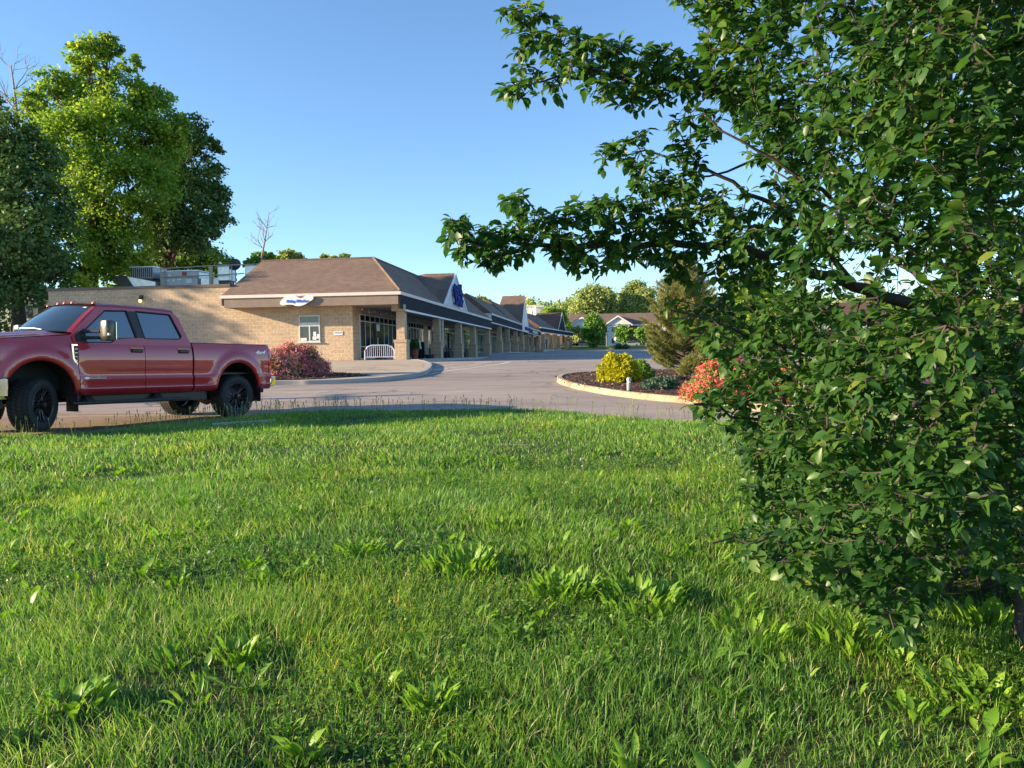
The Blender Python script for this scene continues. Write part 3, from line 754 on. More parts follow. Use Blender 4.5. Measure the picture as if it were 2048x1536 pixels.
# tall pale block behind
tb = empty('tall_pale_building', (3, 190, 1), 'pale grey box building with white parapets rising behind the shop roofs', 'building')
a = at(1052, 632, 185); b_ = at(1085.5, 632, 185); c = at(1071, 609, 185)
MB().box(a.x-2, c.x, 185, 200, 0, at(1060, 613, 185).z, 0).box(c.x+.02, b_.x, 183, 200, 0, at(1080, 613, 183).z-.2, 0).build('wall', M_['siding'], tb)
MB().box(a.x-2, c.x, 184.8, 200.2, at(1060, 613, 185).z, at(1060, 611, 185).z, 0).box(c.x-.2, b_.x+.2, 182.8, 200.2, at(1080, 613, 183).z-.2, at(1080, 610.5, 183).z, 0).build('parapet', M_['trimw'], tb)
m = MB()
for px in (1061.5, 1068.5): x = at(px, 625, 185).x; m.box(x-.5, x+.5, 184.9, 185, at(1060, 631, 185).z, at(1060, 622, 185).z)
m.build('window', M_['trimw'], tb)
del a, b_, c

# ------------------------------------------------------------------ roof top plant
def rooftop(name, label, cat, l0, l1, z0, z1, f0=7.0, dep=1.5, mat='metal', **k):
    e = empty(name, bw(f0+dep/2, (l0+l1)/2, 3.9), label, cat, **k)
    m = MB().box(l0, l1, f0, f0+dep, z0, z1, 0, MF); m.build('casing', M_[mat], e, bevel=.02)
    MB().box(l0-.04, l1+.04, f0-.04, f0+dep+.04, z1, z1+.05, 0, MF).build('lid', M_['galv'], e)
    MB().box(l0+.08, l1-.08, f0+.08, f0+dep-.08, 3.88, z0, 0, MF).build('base', M_['black'], e)
    return e
e = rooftop('condenser_unit', 'grey louvred condenser box standing above a slanted duct', 'air conditioner', 18.25, 19.8, 5.28, 6.0)
m = MB()
for i in range(11): m.box(18.3+i*.14, 18.36+i*.14, 6.96, 6.985, 5.32, 5.96, 0, MF)
m.build('louvre', M_['black'], e)
e = empty('roof_duct', bw(7.5, 19.3, 3.9), 'galvanised slanted air duct hood on the flat roof', 'duct')
MB().prism([P(20.75, 6.6, 5.45), P(19.9, 6.6, 5.45), P(18.9, 6.6, 4.0), P(20.0, 6.6, 4.0)], FD*.04).build('hood_face', M_['black'], e)
MB().prism([P(19.88, 6.65, 5.4), P(17.9, 6.65, 5.0), P(17.9, 6.65, 4.0), P(18.9, 6.65, 4.0)], FD*1.2).build('duct_body', M_['galv'], e)
e = rooftop('rooftop_unit', 'long grey rooftop air handler with white labels', 'air conditioner', 15.2, 17.75, 4.3, 5.68, dep=2.0)
m = MB()
for a in ((17.2, 5.35, .16, .12), (17.3, 5.05, .2, .1), (16.9, 5.0, .12, .16), (16.6, 5.08, .28, .12), (16.0, 4.9, .4, .26)): MB().box(a[0]-a[2], a[0], 6.97, 6.995, a[1], a[1]+a[3], 0, MF).build('label_plate', M_['paper'], e)
MB().box(15.95, 16.25, 6.97, 6.995, 5.38, 5.62, 0, MF).build('emblem', M_['redink'], e)
MB().box(15.17, 15.19, 7.1, 8.9, 4.4, 5.6, 0, MF).build('side_panel', M_['galv'], e)
rooftop('exhaust_unit', 'small galvanised unit right of the roof railing post', 'air conditioner', 14.3, 15.0, 4.4, 5.2, mat='galv', dep=1)
rooftop('exhaust_fan', 'pale boxy exhaust fan with black base next to the satellite dish', 'fan', 13.05, 13.85, 5.0, 5.95, mat='galv', dep=.9)
rooftop('roof_cabinet', 'pale metal cabinet peeking over the sloped shingles', 'cabinet', 11.1, 12.0, 5.2, 5.95, mat='galv', dep=.8)
e = empty('roof_railing', bw(6.9, 14, 3.9), 'pipe railing frame across the flat roof', 'railing')
m = MB()
m.tube([P(17.6, 6.7, 5.83), P(14.1, 6.7, 5.93), P(10.6, 6.7, 5.95)], .035, 6).tube([P(17.6, 6.7, 5.30), P(14.1, 6.7, 5.32), P(11.9, 6.7, 5.38)], .035, 6)
m.build('rail', M_['pipe'], e)
for l, r in ((17.55, .06), (14.15, .13), (12.75, .03)):
    MB().tube([P(l, 6.75, 3.9), P(l, 6.75, 5.96)], r, 8).build('post', M_['pipe'], e)
e = empty('satellite_dish', bw(7.3, 12.8, 3.9), 'round black satellite dish on a thin mast', 'satellite dish')
R = Matrix.Translation(P(12.8, 7.3, 6.02)) @ Matrix.Rotation(math.radians(75), 4, 'X')
MB().lathe([(0, -.10), (.2, -.07), (.36, .0), (.40, .05), (.36, .02), (0, -.06)], 20, 0, R).build('reflector', M_['black'], e, smooth=40)
MB().tube([P(12.8, 7.35, 3.9), P(12.8, 7.35, 5.95)], .035, 6).build('mast', M_['metal'], e)
MB().tube([P(12.8, 7.2, 5.75), P(12.8, 6.8, 6.05)], .02, 5).build('feed_arm', M_['black'], e)
e = empty('roof_curb', bw(9.5, 9.7, 3.9), 'low dark vent box just showing above the shingled ridge', 'vent')
MB().box(9.0, 10.2, 9.0, 10.0, 3.9, 6.25, 0, MF).build('casing', M_['metal'], e)
MB().box(8.95, 10.25, 8.95, 10.05, 6.25, 6.31, 0, MF).build('lid', M_['black'], e)

# ------------------------------------------------------------------ forecourt furniture
bar = empty('crowd_barrier', (-7.2, 42.4, FLOOR), 'pale lilac painted steel crowd barrier in front of the shop door', 'barrier')
bx0, bx1, by, bz = -8.06, -6.45, 42.35, FLOOR
MB().tube([(bx0, by, bz), (bx0, by, bz+.5), (bx0+.12, by, bz+.68), (bx0+.35, by, bz+.79), (bx1-.35, by, bz+.79), (bx1-.12, by, bz+.68), (bx1, by, bz+.5), (bx1, by, bz)], .03, 8).tube([(bx0, by, bz+.14), (bx1, by, bz+.14)], .026, 6).build('frame', M_['barrier'], bar, smooth=40)
for i in range(13):
    x = bx0+.13+i*(bx1-bx0-.26)/12
    MB().tube([(x, by, bz+.14), (x, by, bz+.76)], .016, 5).build('bar', M_['barrier'], bar)
def bistro_table(F, W, label, r=.38, h=.74, mat='metal', legm='black'):
    p = bw(F, W, walk_z(F)); e = empty('bistro_table', p, label, 'table')
    Mx = Matrix.Translation(p)
    MB().lathe([(0, h), (r, h), (r, h-.03), (0, h-.03)], 20, 0, Mx).build('tabletop', M_[mat], e)
    MB().tube([p+Vector((0, 0, .03)), p+Vector((0, 0, h-.03))], .03, 8).build('pedestal', M_[legm], e)
    m = MB()
    for k in range(4):
        a = k*math.pi/2+.4; m.tube([p+Vector((0, 0, .1)), p+Vector((math.cos(a)*r*.8, math.sin(a)*r*.8, .015))], .018, 6)
    m.build('foot', M_[legm], e)
    return e
def patio_chair(F, W, rot, label, mat='black', group=None, parts=True):
    p = bw(F, W, walk_z(F)); e = empty('patio_chair', p, label, 'chair', group=group)
    Mx = Matrix.Translation(p) @ Matrix.Rotation(rot, 4, 'Z')
    MB().box(-.22, .22, -.22, .22, .43, .46, 0, Mx).build('seat', M_[mat], e)
    m = MB(); m.tube([Mx @ Vector(q) for q in ((-.2, .22, .45), (-.2, .30, .88), (.2, .30, .88), (.2, .22, .45))], .017, 6)
    for i in range(5): x = -.13+i*.065; m.tube([Mx @ Vector((x, .22, .46)), Mx @ Vector((x, .30, .87))], .01, 5)
    m.build('backrest', M_[mat], e)
    for sx, sy in ((-1, -1), (1, -1), (-1, 1), (1, 1)):
        MB().tube([Mx @ Vector((sx*.2, sy*.2, .44)), Mx @ Vector((sx*.23, sy*.24, 0))], .015, 6).build('leg', M_[mat], e)
    for s in (-1, 1): MB().tube([Mx @ Vector(q) for q in ((s*.24, -.2, .45), (s*.25, -.2, .66), (s*.25, .26, .68))], .014, 6).build('armrest', M_[mat], e)
    return e
M_['teal'] = mat_plain('blue_painted_wood', (.06, .16, .26), .5)
bistro_table(3.6, 2.2, 'round blue grey cafe table behind the crowd barrier', .5, .72, 'teal')
patio_chair(4.4, 1.9, .4, 'blue outdoor chair left behind the crowd barrier', 'teal')
patio_chair(7.2, 1.8, -.5, 'blue outdoor chair right behind the crowd barrier near the corner pillar', 'teal')
# planter pot with plant and a leaning white board
p = bw(8.9, 1.5, FLOOR)
e = empty('terracotta_pot', p, 'tapering terracotta pot right of the corner pillar holding a leafy plant', 'plant pot')
MB().lathe([(0, 0), (.20, 0), (.27, .62), (.31, .64), (.31, .70), (.25, .70), (.24, .62), (0, .62)], 18, 0, Matrix.Translation(p)).build('pot', M_['terracotta'], e, smooth=40)
POTP = p.copy()
e = empty('white_board', bw(8.6, .95, FLOOR), 'tilted narrow white board leaning beside the terracotta pot', 'board')
MB().prism([bw(8.35, .95, .45), bw(8.55, .95, .45), bw(8.15, .95, 1.02), bw(7.95, .95, 1.02)], LD*.04).build('board', M_['signw'], e)
MB().tube([bw(8.45, .98, .45), bw(8.6, .98, FLOOR)], .02, 5).build('stake', M_['black'], e)
p = bw(10.6, 1.5, FLOOR)
e = empty('host_stand', p, 'tall dark navy cabinet between the pot and the cafe table', 'cabinet')
Mx = Matrix.Translation(p)
MB().box(-.24, .24, -.24, .24, .06, 1.05, 0, Mx).build('body', M_['navy'], e, bevel=.01)
MB().box(-.27, .27, -.27, .27, 1.05, 1.10, 0, Mx).box(-.22, .22, -.22, .22, 0, .06, 0, Mx).build('top', M_['black'], e)
bistro_table(13.4, 1.5, 'round pale topped cafe table beside the dark cabinet', .36, .76, 'signw')
patio_chair(12.8, 1.9, 1.5, 'black outdoor chair behind the pale round cafe table')
# umbrella stand tub
p = bw(9.9, .75, FLOOR)
e = empty('planter_tub', p, 'black round tub with a tall thin pole in front of the second pillar', 'planter')
MB().lathe([(0, 0), (.26, 0), (.34, .26), (.32, .26), (0, .22)], 18, 0, Matrix.Translation(p)).build('tub', M_['blackp'], e)
MB().tube([p+Vector((0, 0, .2)), p+Vector((0, 0, 1.25))], .022, 6).build('pole', M_['black'], e)
for i, (F, W, r, lb) in enumerate(((18.6, 1.7, .3, 'leftmost black dining chair of the outdoor set by the third shop bay'), (20.0, 1.3, -1.2, 'black dining chair in the middle of the outdoor set'),
        (21.6, 1.7, 2.0, 'black dining chair at the right end of the outdoor set'), (22.4, 2.2, 2.9, 'black dining chair behind the right end of the outdoor set'))):
    patio_chair(F, W, r, lb)
bistro_table(20.4, 2.0, 'dark round dining table amid four black outdoor chairs', .45, .74, 'black')
patio_chair(28.6, 1.5, .8, 'lone black outdoor chair between two pale pillars')
for F, lb in ((17.0, 'long black planter box at the foot of the third pillar'), (23.5, 'long black planter box at the foot of the fourth pillar')):
    p = bw(F, .9, FLOOR); e = empty('planter_box', p, lb, 'planter', group='black planter boxes by the pillars')
    Mx = Matrix.Translation(p) @ Matrix.Rotation(-TH, 4, 'Z')
    m = MB().box(-.7, -.2+.45, -.6, .6, 0, .40, 0, Mx); m.build('box', M_['blackp'], e, bevel=.015)
    MB().box(-.66, .21, -.56, .56, .401, .41, 0, Mx).build('soil', M_['mulch'], e)
# string lights under the canopy
e = empty('string_lights', bw(3, 1.4, 2.7), 'strand of small bulbs hanging under the canopy corner', 'string lights')
pts = [P(2.9-.9*0, .9, 2.72)]
pts = [P(4.6-.55*i, 1.0 if i < 4 else 1.0+.0*i, 2.66+.08*abs(math.sin(i*1.3))) for i in range(8)]+[P(.9, 1.5+1.6*i, 2.62+.07*abs(math.sin(i*1.7))) for i in range(9)]
pts = [P(2.6, 1.6+1.2*i, 2.70-.10*abs(math.sin(i*1.57))) for i in range(9)]
MB().tube(pts, .012, 4).build('cable', M_['black'], e)
for q in pts: MB().lathe([(0, 0), (.03, -.02), (.045, -.08), (0, -.12)], 8, 0, Matrix.Translation(q)).build('bulb', M_['signw'], e)

# ------------------------------------------------------------------ pickup truck
def car_paint(name, col, metal=.45):
    m, nt, p, N, Lk = newmat(name)
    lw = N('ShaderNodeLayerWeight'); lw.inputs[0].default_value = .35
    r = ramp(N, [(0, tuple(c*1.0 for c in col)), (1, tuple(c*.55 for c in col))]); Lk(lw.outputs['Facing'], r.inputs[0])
    tc = N('ShaderNodeTexCoord'); n = N('ShaderNodeTexNoise'); n.inputs['Scale'].default_value = 5; n.inputs['Detail'].default_value = 5
    Lk(tc.outputs['Object'], n.inputs['Vector'])
    mr = N('ShaderNodeMapRange'); mr.inputs['To Min'].default_value = .42; mr.inputs['To Max'].default_value = .52; Lk(n.outputs['Fac'], mr.inputs['Value'])
    Lk(r.outputs[0], p.inputs['Base Color']); Lk(mr.outputs[0], p.inputs['Roughness'])
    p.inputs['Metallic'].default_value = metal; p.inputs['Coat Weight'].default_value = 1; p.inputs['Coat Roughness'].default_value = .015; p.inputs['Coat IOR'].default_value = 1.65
    return m
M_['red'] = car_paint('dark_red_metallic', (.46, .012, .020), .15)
M_['tyre'] = mat_plain('tyre_rubber', (.018, .019, .021), .75, noise=.25, scale=12, bump=.3, bscale=60)
M_['rim'] = mat_plain('black_gloss_rim', (.05, .045, .05), .25, .5)
M_['autoglass'] = mat_plain('tinted_glass', (.02, .035, .045), .02, noise=.2, scale=2, spec=1.0)
M_['autoglass'].node_tree.nodes['Principled BSDF'].inputs['IOR'].default_value = 1.75
M_['amber'] = mat_plain('amber_lens', (.62, .20, .12), .35)
M_['tail'] = mat_plain('red_lens', (.62, .02, .02), .12, coat=1)
M_['mirrorcap'] = mat_plain('bronze_grey_mirror', (.07, .062, .05), .3, .3, coat=.3)

yaw, tp = 1.06425893, -.0178
TA = Vector((math.cos(yaw)*math.cos(tp), math.sin(yaw)*math.cos(tp), math.sin(tp)))
TS = Vector((-math.sin(yaw), math.cos(yaw), 0)); TU = TA.cross(TS)
TO = Vector((-7.751, 12.602, -1.160))
MT = Matrix(((TA.x, TS.x, TU.x, TO.x), (TA.y, TS.y, TU.y, TO.y), (TA.z, TS.z, TU.z, TO.z), (0, 0, 0, 1)))
truck = empty('pickup_truck', TO, 'dark red crew cab pickup truck parked at the lawn edge with its front wheels turned', 'pickup truck', mat=MT)
WID = 2.03
def tb_(mb, name, mats, parent=None, mirror=False, **k):
    """build truck part given local verts"""
    if mirror: mb.v = [(x, WID-y, z) for x, y, z in mb.v]
    o = mb.build(name, mats, None, **k)
    o.parent = parent or truck
    return o
PROF = [(.575, .075), (.60, .045), (.63, .018), (.685, -.008), (.70, -.006), (.722, .014), (.78, .008), (.845, -.012), (.855, -.012), (.905, .016), (.915, .018), (1.0, .008), (1.12, .0), (1.22, .0), (1.32, .009), (1.40, .024), (1.47, .05), (1.53, .078), (1.6, .105)]
def prof(h): return float(np.interp(h, [p[0] for p in PROF], [p[1] for p in PROF]))
ARC = [(0.02, .585, .585, .59), (4.09, .56, .545, .59)]
def arch_h(s):
    for c, ch, rx, rz in ARC:
        if abs(s-c) < rx: return ch+rz*math.sqrt(1-((s-c)/rx)**2)
    return 0
def sidew(s, h):
    w = prof(h)
    for c, ch, rx, rz in ARC:
        d = math.hypot((s-c)/rx, max(0, h-ch)/rz) if h > ch else abs(s-c)/rx
        d = (d-1)*.57
        if d < .30 and h > .5:
            k = 1 if d < .09 else max(0, 1-((d-.09)/.17)); k = k*k*(3-2*k)
            k *= min(1, max(0, (h-.56)/.1))
            w = w*(1-k)+(-.045+.02*max(0, .03-d)/.03)*k
    if s < -.55: w += ((-.55-s)/.45)**2*.28
    if s > 4.75: w += ((s-4.75)/.35)**2*.035
    return w
def side_panel(name, s0, s1, topf, bot=.575, n=None, mirror=False, hs=None):
    ss = list(np.linspace(s0, s1, max(3, int((s1-s0)/.05))))
    for c, ch, rx, rz in ARC:
        for a in np.linspace(0.02, math.pi-.02, 40):
            q = c-rx*math.cos(a)
            if s0 < q < s1: ss.append(q)
        for q in (c-rx-.001, c+rx+.001):
            if s0 < q < s1: ss.append(q)
    ss = sorted(set(round(x, 4) for x in ss))
    levels = [p[0] for p in PROF if p[0] <= 1.53]
    levels += [1.05, 1.08, 1.16, 1.19, 1.27, 1.36]; levels = sorted(levels)
    rows = []
    for s in ss:
        t = topf(s); b = max(bot(s) if callable(bot) else bot, arch_h(s))
        r = []
        for h in levels:
            hh = min(max(h, b), t)
            r.append((s, sidew(s, hh), hh))
        r.append((s, sidew(s, t)+.0, t)); r.append((s, sidew(s, t)+.03, t+.004))
        # lip turned inwards at the bottom edge
        r = [(s, sidew(s, b)+.05, b+.006)]+r
        rows.append(r)
    m = MB(); m.grid(rows)
    # end caps (thin returns)
    for r in (rows[0], rows[-1]):
        m.grid([r, [(x, y+.03, z) for x, y, z in r]])
    return tb_(m, name, M_['red'], mirror=mirror, smooth=28)
he = lambda s: 1.515+.10*(s+.6)/1.2 if s < .6 else 1.62
fend = {}
for mir in (False, True):
    fend[mir] = side_panel('front_fender', -.98, .655, lambda s: min(1.62, he(s)), bot=lambda s: .62 if s > 0 else .90, mirror=mir)
    d1 = side_panel('front_door', .668, 1.932, lambda s: 1.47, mirror=mir)
    d2 = side_panel('rear_door', 1.944, 2.972, lambda s: 1.47, mirror=mir)
    bd = side_panel('bed_side', 3.012, 5.03, lambda s: 1.532 if s < 4.95 else 1.532-(s-4.95)*1.1, mirror=mir)
    if not mir: D1, D2, BED = d1, d2, bd
# bed rail cap + tailgate + bed front
m = MB()
for y0, y1 in ((.07, .17), (WID-.17, WID-.07)):
    m.box(3.012, 5.0, y0, y1, 1.525, 1.545)
m.box(3.01, 3.06, .1, WID-.1, .9, 1.53); 
tb_(m, 'bed_rail', M_['red'], bevel=.01)
tg = tb_(MB().box(5.0, 5.07, .13, WID-.13, .92, 1.52), 'tailgate', M_['red'], bevel=.015)
tb_(MB().box(5.065, 5.09, .8, 1.23, 1.3, 1.42), 'handle', M_['blackp'], tg)
tb_(MB().box(3.05, 5.0, .17, WID-.17, .9, .94), 'bed_floor', M_['blackp'])
# inner core so gaps read dark
m = MB()
m.box(.66, 2.96, .10, WID-.10, .56, 1.46); m.box(2.96, 3.02, .14, WID-.14, .6, 1.45)
m.box(-.85, .66, .42, WID-.42, .66, 1.44); m.box(3.02, 3.44, .10, WID-.10, .60, 1.42); m.box(4.70, 4.99, .10, WID-.10, .66, 1.42)
m.box(3.4, 4.75, .55, WID-.55, .7, 1.2); m.box(.58, .66, .1, WID-.1, .6, 1.42)
m.box(3.02, 5.0, .09, .15, 1.15, 1.50); m.box(3.02, 5.0, WID-.15, WID-.09, 1.15, 1.50)
tb_(m, 'inner_body', M_['dark'])
# wheel wells
for c, ch, rx, rz in ARC:
    for mir in (False, True):
        m = MB(); rows = []
        for a in np.linspace(-.1, math.pi+.1, 24):
            x = c-(rx+.02)*math.cos(a); z = ch+(rz+.0)*math.sin(a)
            rows.append([(x, .03, z), (x, .55, z)])
        m.grid(rows); m.add([(c-rx, .55, ch-.1), (c+rx, .55, ch-.1), (c+rx, .55, ch+rz), (c-rx, .55, ch+rz)], [(0, 1, 2, 3)])
        tb_(m, 'wheel_well', M_['blackp'], mirror=mir)
# hood
rows = []
for i, s in enumerate(np.linspace(-.96, 1, 24)):
    r = []
    for w in np.linspace(.085, WID-.085, 25):
        u = abs(w-WID/2)/(WID/2-.085)
        send = .60-.36*(1-u**2)                 # cowl curve
        ss = -.96+(s+.96)/1.96*(send+.96)
        if ss < -.9: pass
        dome = .02*math.exp(-((u-.62)/.10)**2)+(.035 if u < .55 else .035*max(0, 1-(u-.55)/.12))
        h = he(ss)+.012+.05*(1-u**4)+dome-(.10*((-.75-ss)/.21)**2 if ss < -.75 else 0)
        wi = w if ss > -.55 else WID/2+(w-WID/2)*(1-.25*((-.55-ss)/.41)**2)
        r.append((ss, wi, h))
    rows.append(r)
tb_(MB().grid(rows), 'hood', M_['red'], smooth=30)
# front end
m = MB().box(-1.0, -.93, .40, WID-.40, .98, 1.46)
for i in range(3): m.box(-1.03, -1.0, .45, WID-.45, 1.03+i*.14, 1.11+i*.14)
tb_(m, 'grille', M_['chrome'], bevel=.01)
for mir in (False, True):
    m = MB(); rows = []
    for s in np.linspace(-.97, -.60, 8):
        rows.append([(s, sidew(s, 1.2)-.006+(.06 if s < -.9 else 0), 1.05), (s, sidew(s, 1.2)-.012, 1.2), (s, sidew(s, 1.35)-.004, 1.40)])
    m.grid(rows)
    tb_(m, 'headlight', M_['glass'], mirror=mir, smooth=40)
rows = []
for k in range(25):
    t = k/24; w = -.03+t*(WID+.06); e = abs(2*t-1)
    sx = -1.16+.10*e**2+(.50*max(0, (e-.90)/.10)**1.5)
    rows.append([(sx+.03, w, .56), (sx-.01, w, .60), (sx-.03, w, .72), (sx-.02, w, .84), (sx+.03, w, .885), (sx+.2, w, .89)])
fb = tb_(MB().grid(rows), 'front_bumper', M_['chrome'], smooth=50)
tb_(MB().box(-1.1, -.5, .15, WID-.15, .40, .58), 'air_dam', M_['blackp'])
for y0, y1 in ((-.03, .02), (WID-.02, WID+.03)):
    tb_(MB().box(-.68, -.5, y0, y1, .60, .885), 'bumper_end', M_['chrome'], fb, bevel=.012)
# greenhouse
LIN = lambda h: .05+(h-1.47)*.235
def greenhouse(mir):
    outer = [(.60, 1.47), (.60, 1.655), (1.12, 2.13), (1.5, 2.145), (2.2, 2.14), (2.68, 2.12), (2.79, 2.02), (2.985, 1.47)]
    w1 = [(.80, 1.665), (1.275, 2.075), (1.70, 2.095), (1.825, 1.60), (1.47, 1.58), (1.40, 1.56), (1.31, 1.500), (.80, 1.495)]
    w2 = [(1.885, 2.098), (2.585, 2.078), (2.62, 2.06), (2.79, 1.66), (2.775, 1.625), (2.72, 1.60), (1.985, 1.592)]
    loops = [[Vector((s, h, 0)) for s, h in L_] for L_ in (outer, w1, w2)]
    tri = tessellate_polygon(loops); flat = [p for L_ in loops for p in L_]
    m = MB(); m.add([(p.x, LIN(p.y), p.y) for p in flat], [tuple(t) for t in tri])
    # inner returns of the window openings
    for L_ in (w1, w2):
        n = len(L_)
        for i in range(n):
            a, b = L_[i], L_[(i+1) % n]
            m.add([(a[0], LIN(a[1]), a[1]), (b[0], LIN(b[1]), b[1]), (b[0], LIN(b[1])+.03, b[1]), (a[0], LIN(a[1])+.03, a[1])], [(0, 1, 2, 3)])
    # gutter curve to the roof
    prev = None; rows = []
    for s, h in outer[2:6]:
        rows.append([(s, LIN(h), h), (s, LIN(h)+.02, h+.03), (s+.0, LIN(h)+.06, h+.055), (s, LIN(h)+.14, h+.07)])
    m.grid(rows)
    o = tb_(m, 'cab_frame', M_['red'], mirror=mir, smooth=25)
    for nm, L_ in (('side_window', w1), ('side_window', w2)):
        mm = MB(); cx = sum(p[0] for p in L_)/len(L_); cz = sum(p[1] for p in L_)/len(L_)
        mm.add([(s+(s-cx)*.02, LIN(h)+.022, h+(h-cz)*.02) for s, h in L_], [tuple(range(len(L_)))])
        tb_(mm, nm, M_['autoglass'], o, mirror=mir)
        # rubber surround
        q = MB(); q.tube([(s, LIN(h)-.002, h) for s, h in L_+L_[:1]], .011, 5, cap=False)
        tb_(q, 'window_seal', M_['blackp'], o, mirror=mir)
    mm = MB(); mm.add([(1.715, LIN(2.09)-.003, 2.09), (1.875, LIN(2.095)-.003, 2.095), (1.975, LIN(1.6)-.003, 1.6), (1.84, LIN(1.6)-.003, 1.6)], [(0, 1, 2, 3)])
    tb_(mm, 'door_pillar', M_['black'], o, mirror=mir)
    return o
CAB = greenhouse(False); greenhouse(True)
# roof skin
rows = []
for t in np.linspace(0, 1, 14):
    r = []
    for k in range(17):
        w = .34+(WID-.68)*k/16; u = abs(w-WID/2)/(WID/2-.34)
        s0 = 1.12-.10*(1-u**2)-.03; s = s0+(2.69-s0)*t
        r.append((s, w, 2.208+.022*(1-u**2)-(.03*((.08-t)/.08)**2 if t < .08 else 0)-.035*max(0, (t-.9)/.1)**2))
    rows.append(r)
rf = MB().grid(rows); tb_(rf, 'roof', M_['red'], smooth=40)
# cab back with window
m = MB().add([(2.69, .22, 2.15), (2.69, WID-.22, 2.15), (2.975, WID-.06, 1.47), (2.975, .06, 1.47)], [(0, 1, 2, 3)])
tb_(m, 'cab_back', M_['red'])
tb_(MB().add([(2.745, .42, 2.05), (2.745, WID-.42, 2.05), (2.935, WID-.36, 1.6), (2.935, .36, 1.6)], [(0, 1, 2, 3)]), 'rear_window', M_['autoglass'])
# windshield
def ws(t, v):
    """t 0..1 across, v 0 bottom .. 1 top"""
    u = abs(2*t-1)
    wb = .13+(WID-.26)*t; wt = .225+(WID-.45)*t
    sb = .615-.32*(1-u**2); st = 1.115-.13*(1-u**2)
    hb = 1.66+.035*(1-u**2); ht = 2.135+.045*(1-u**2)
    return (sb+(st-sb)*v-.015*math.sin(math.pi*v), wb+(wt-wb)*v, hb+(ht-hb)*v+.012*math.sin(math.pi*v))
m = MB().grid([[ws(.035+.93*i/20, .03+.93*j/8) for j in range(9)] for i in range(21)])
wsd = tb_(m, 'windshield', M_['autoglass'], smooth=60)
for rng in ((0, .035), (.965, 1)):
    m = MB().grid([[ws(rng[0]+(rng[1]-rng[0])*i/3, j/8) for j in range(9)] for i in range(4)])
    m.grid([[tuple(Vector(ws(rng[0] if rng[0] == 0 else 1, j/8))+Vector((.03*k, 0, -.01*k))) for j in range(9)] for k in range(2)])
    tb_(m, 'windshield_pillar', M_['red'], smooth=50)
for rng in ((0, .03), (.96, 1.03)):
    m = MB().grid([[ws(i/20, rng[0]+(rng[1]-rng[0])*j) for j in range(2)] for i in range(21)])
    tb_(m, 'windshield_edge', M_['black'], wsd)
m = MB()
for k in (.25, .62):
    m.tube([ws(k, .01), ws(k+.10, .05), ws(k+.34, .07)], .011, 5)
m.v = [(x, y, z+.02) for x, y, z in m.v]
tb_(m, 'wiper', M_['black'], wsd)
tb_(MB().add([ws(.07, .90), ws(.11, .90), ws(.105, .94), ws(.065, .94)], [(0, 1, 2, 3)]), 'sticker', M_['paper'], wsd).location = (-.01, -.0, .01)
# seats seen dimly + dash
# roof marker lights
for w in (.32, .80, 1.015, 1.23, 1.71):
    u = abs(w-WID/2)/(WID/2-.34)
    s = 1.12-.10*(1-min(1, u)**2)+.05
    Mx = Matrix.Translation((s, w, 2.215+.02*(1-min(1, u)**2))) @ Matrix.Scale(1.2, 4, (1, 0, 0))
    tb_(MB().lathe([(0, .024), (.024, .020), (.036, .008), (.04, -.02)], 14, 0, Mx), 'marker_light', M_['amber'], smooth=50)
# handles
for (s0, s1), par in (((1.66, 1.89), D1), ((2.66, 2.89), D2)):
    y = sidew((s0+s1)/2, 1.36)
    tb_(MB().box(s0, s1, y-.035, y+.01, 1.325, 1.40), 'door_handle', M_['black'], par, bevel=.018)
    tb_(MB().box(s0-.015, s1+.015, y-.004, y+.01, 1.305, 1.418), 'handle_recess', M_['red'], par, bevel=.004)
# fender vent
y = sidew(.6, 1.3)-.012
m = MB()
vt = [(.540, 1.455), (.650, 1.455), (.650, 1.425), (.578, 1.425), (.592, 1.215), (.650, 1.125), (.650, 1.09), (.625, 1.09), (.563, 1.20)]
m.prism([(s, y-.004, h) for s, h in vt], (0, .03, 0))
vt_o = tb_(m, 'fender_vent', M_['chrome'], fend[False], bevel=.004)
tb_(MB().prism([(.578, y+.004, 1.425), (.652, y+.004, 1.425), (.652, y+.004, 1.12), (.592, y+.004, 1.215)], (0, .02, 0)), 'vent_mesh', M_['black'], fend[False])
m = MB()
for k in range(4): m.box(.60, .645, y-.004, y+.01, 1.17+k*.065, 1.185+k*.065)
tb_(m, 'vent_slat', M_['galv'], fend[False])
# badges
yb = prof(.87)-.004
V, F = text_geo('POWER STROKE', .038, .002)
bdg = tb_(MB().box(.87, 1.15, yb-.006, yb+.012, .858, .893), 'door_badge', M_['signw'], D1)
tb_(MB().add([(1.01+v.x*.92, yb-.010-v.z, .875+v.y) for v in V], F), 'badge_lettering', M_['ink'], bdg)
tb_(MB().lathe([(0, 0), (.05, 0), (.05, .006), (0, .006)], 18, 0, Matrix.Translation((.80, yb-.008, .875)) @ Matrix.Diagonal((1.0, 1, .38, 1)) @ Matrix.Rotation(math.pi/2, 4, 'X')), 'emblem', M_['galv'], D1)
V, F = text_geo('4x4', .105, .006, shear=.3, bold=.003)
tb_(MB().add([(4.70+v.x*1.7, sidew(4.70, 1.365)-.008-v.z, 1.365+v.y) for v in V], F), 'bed_badge', M_['galv'], BED)
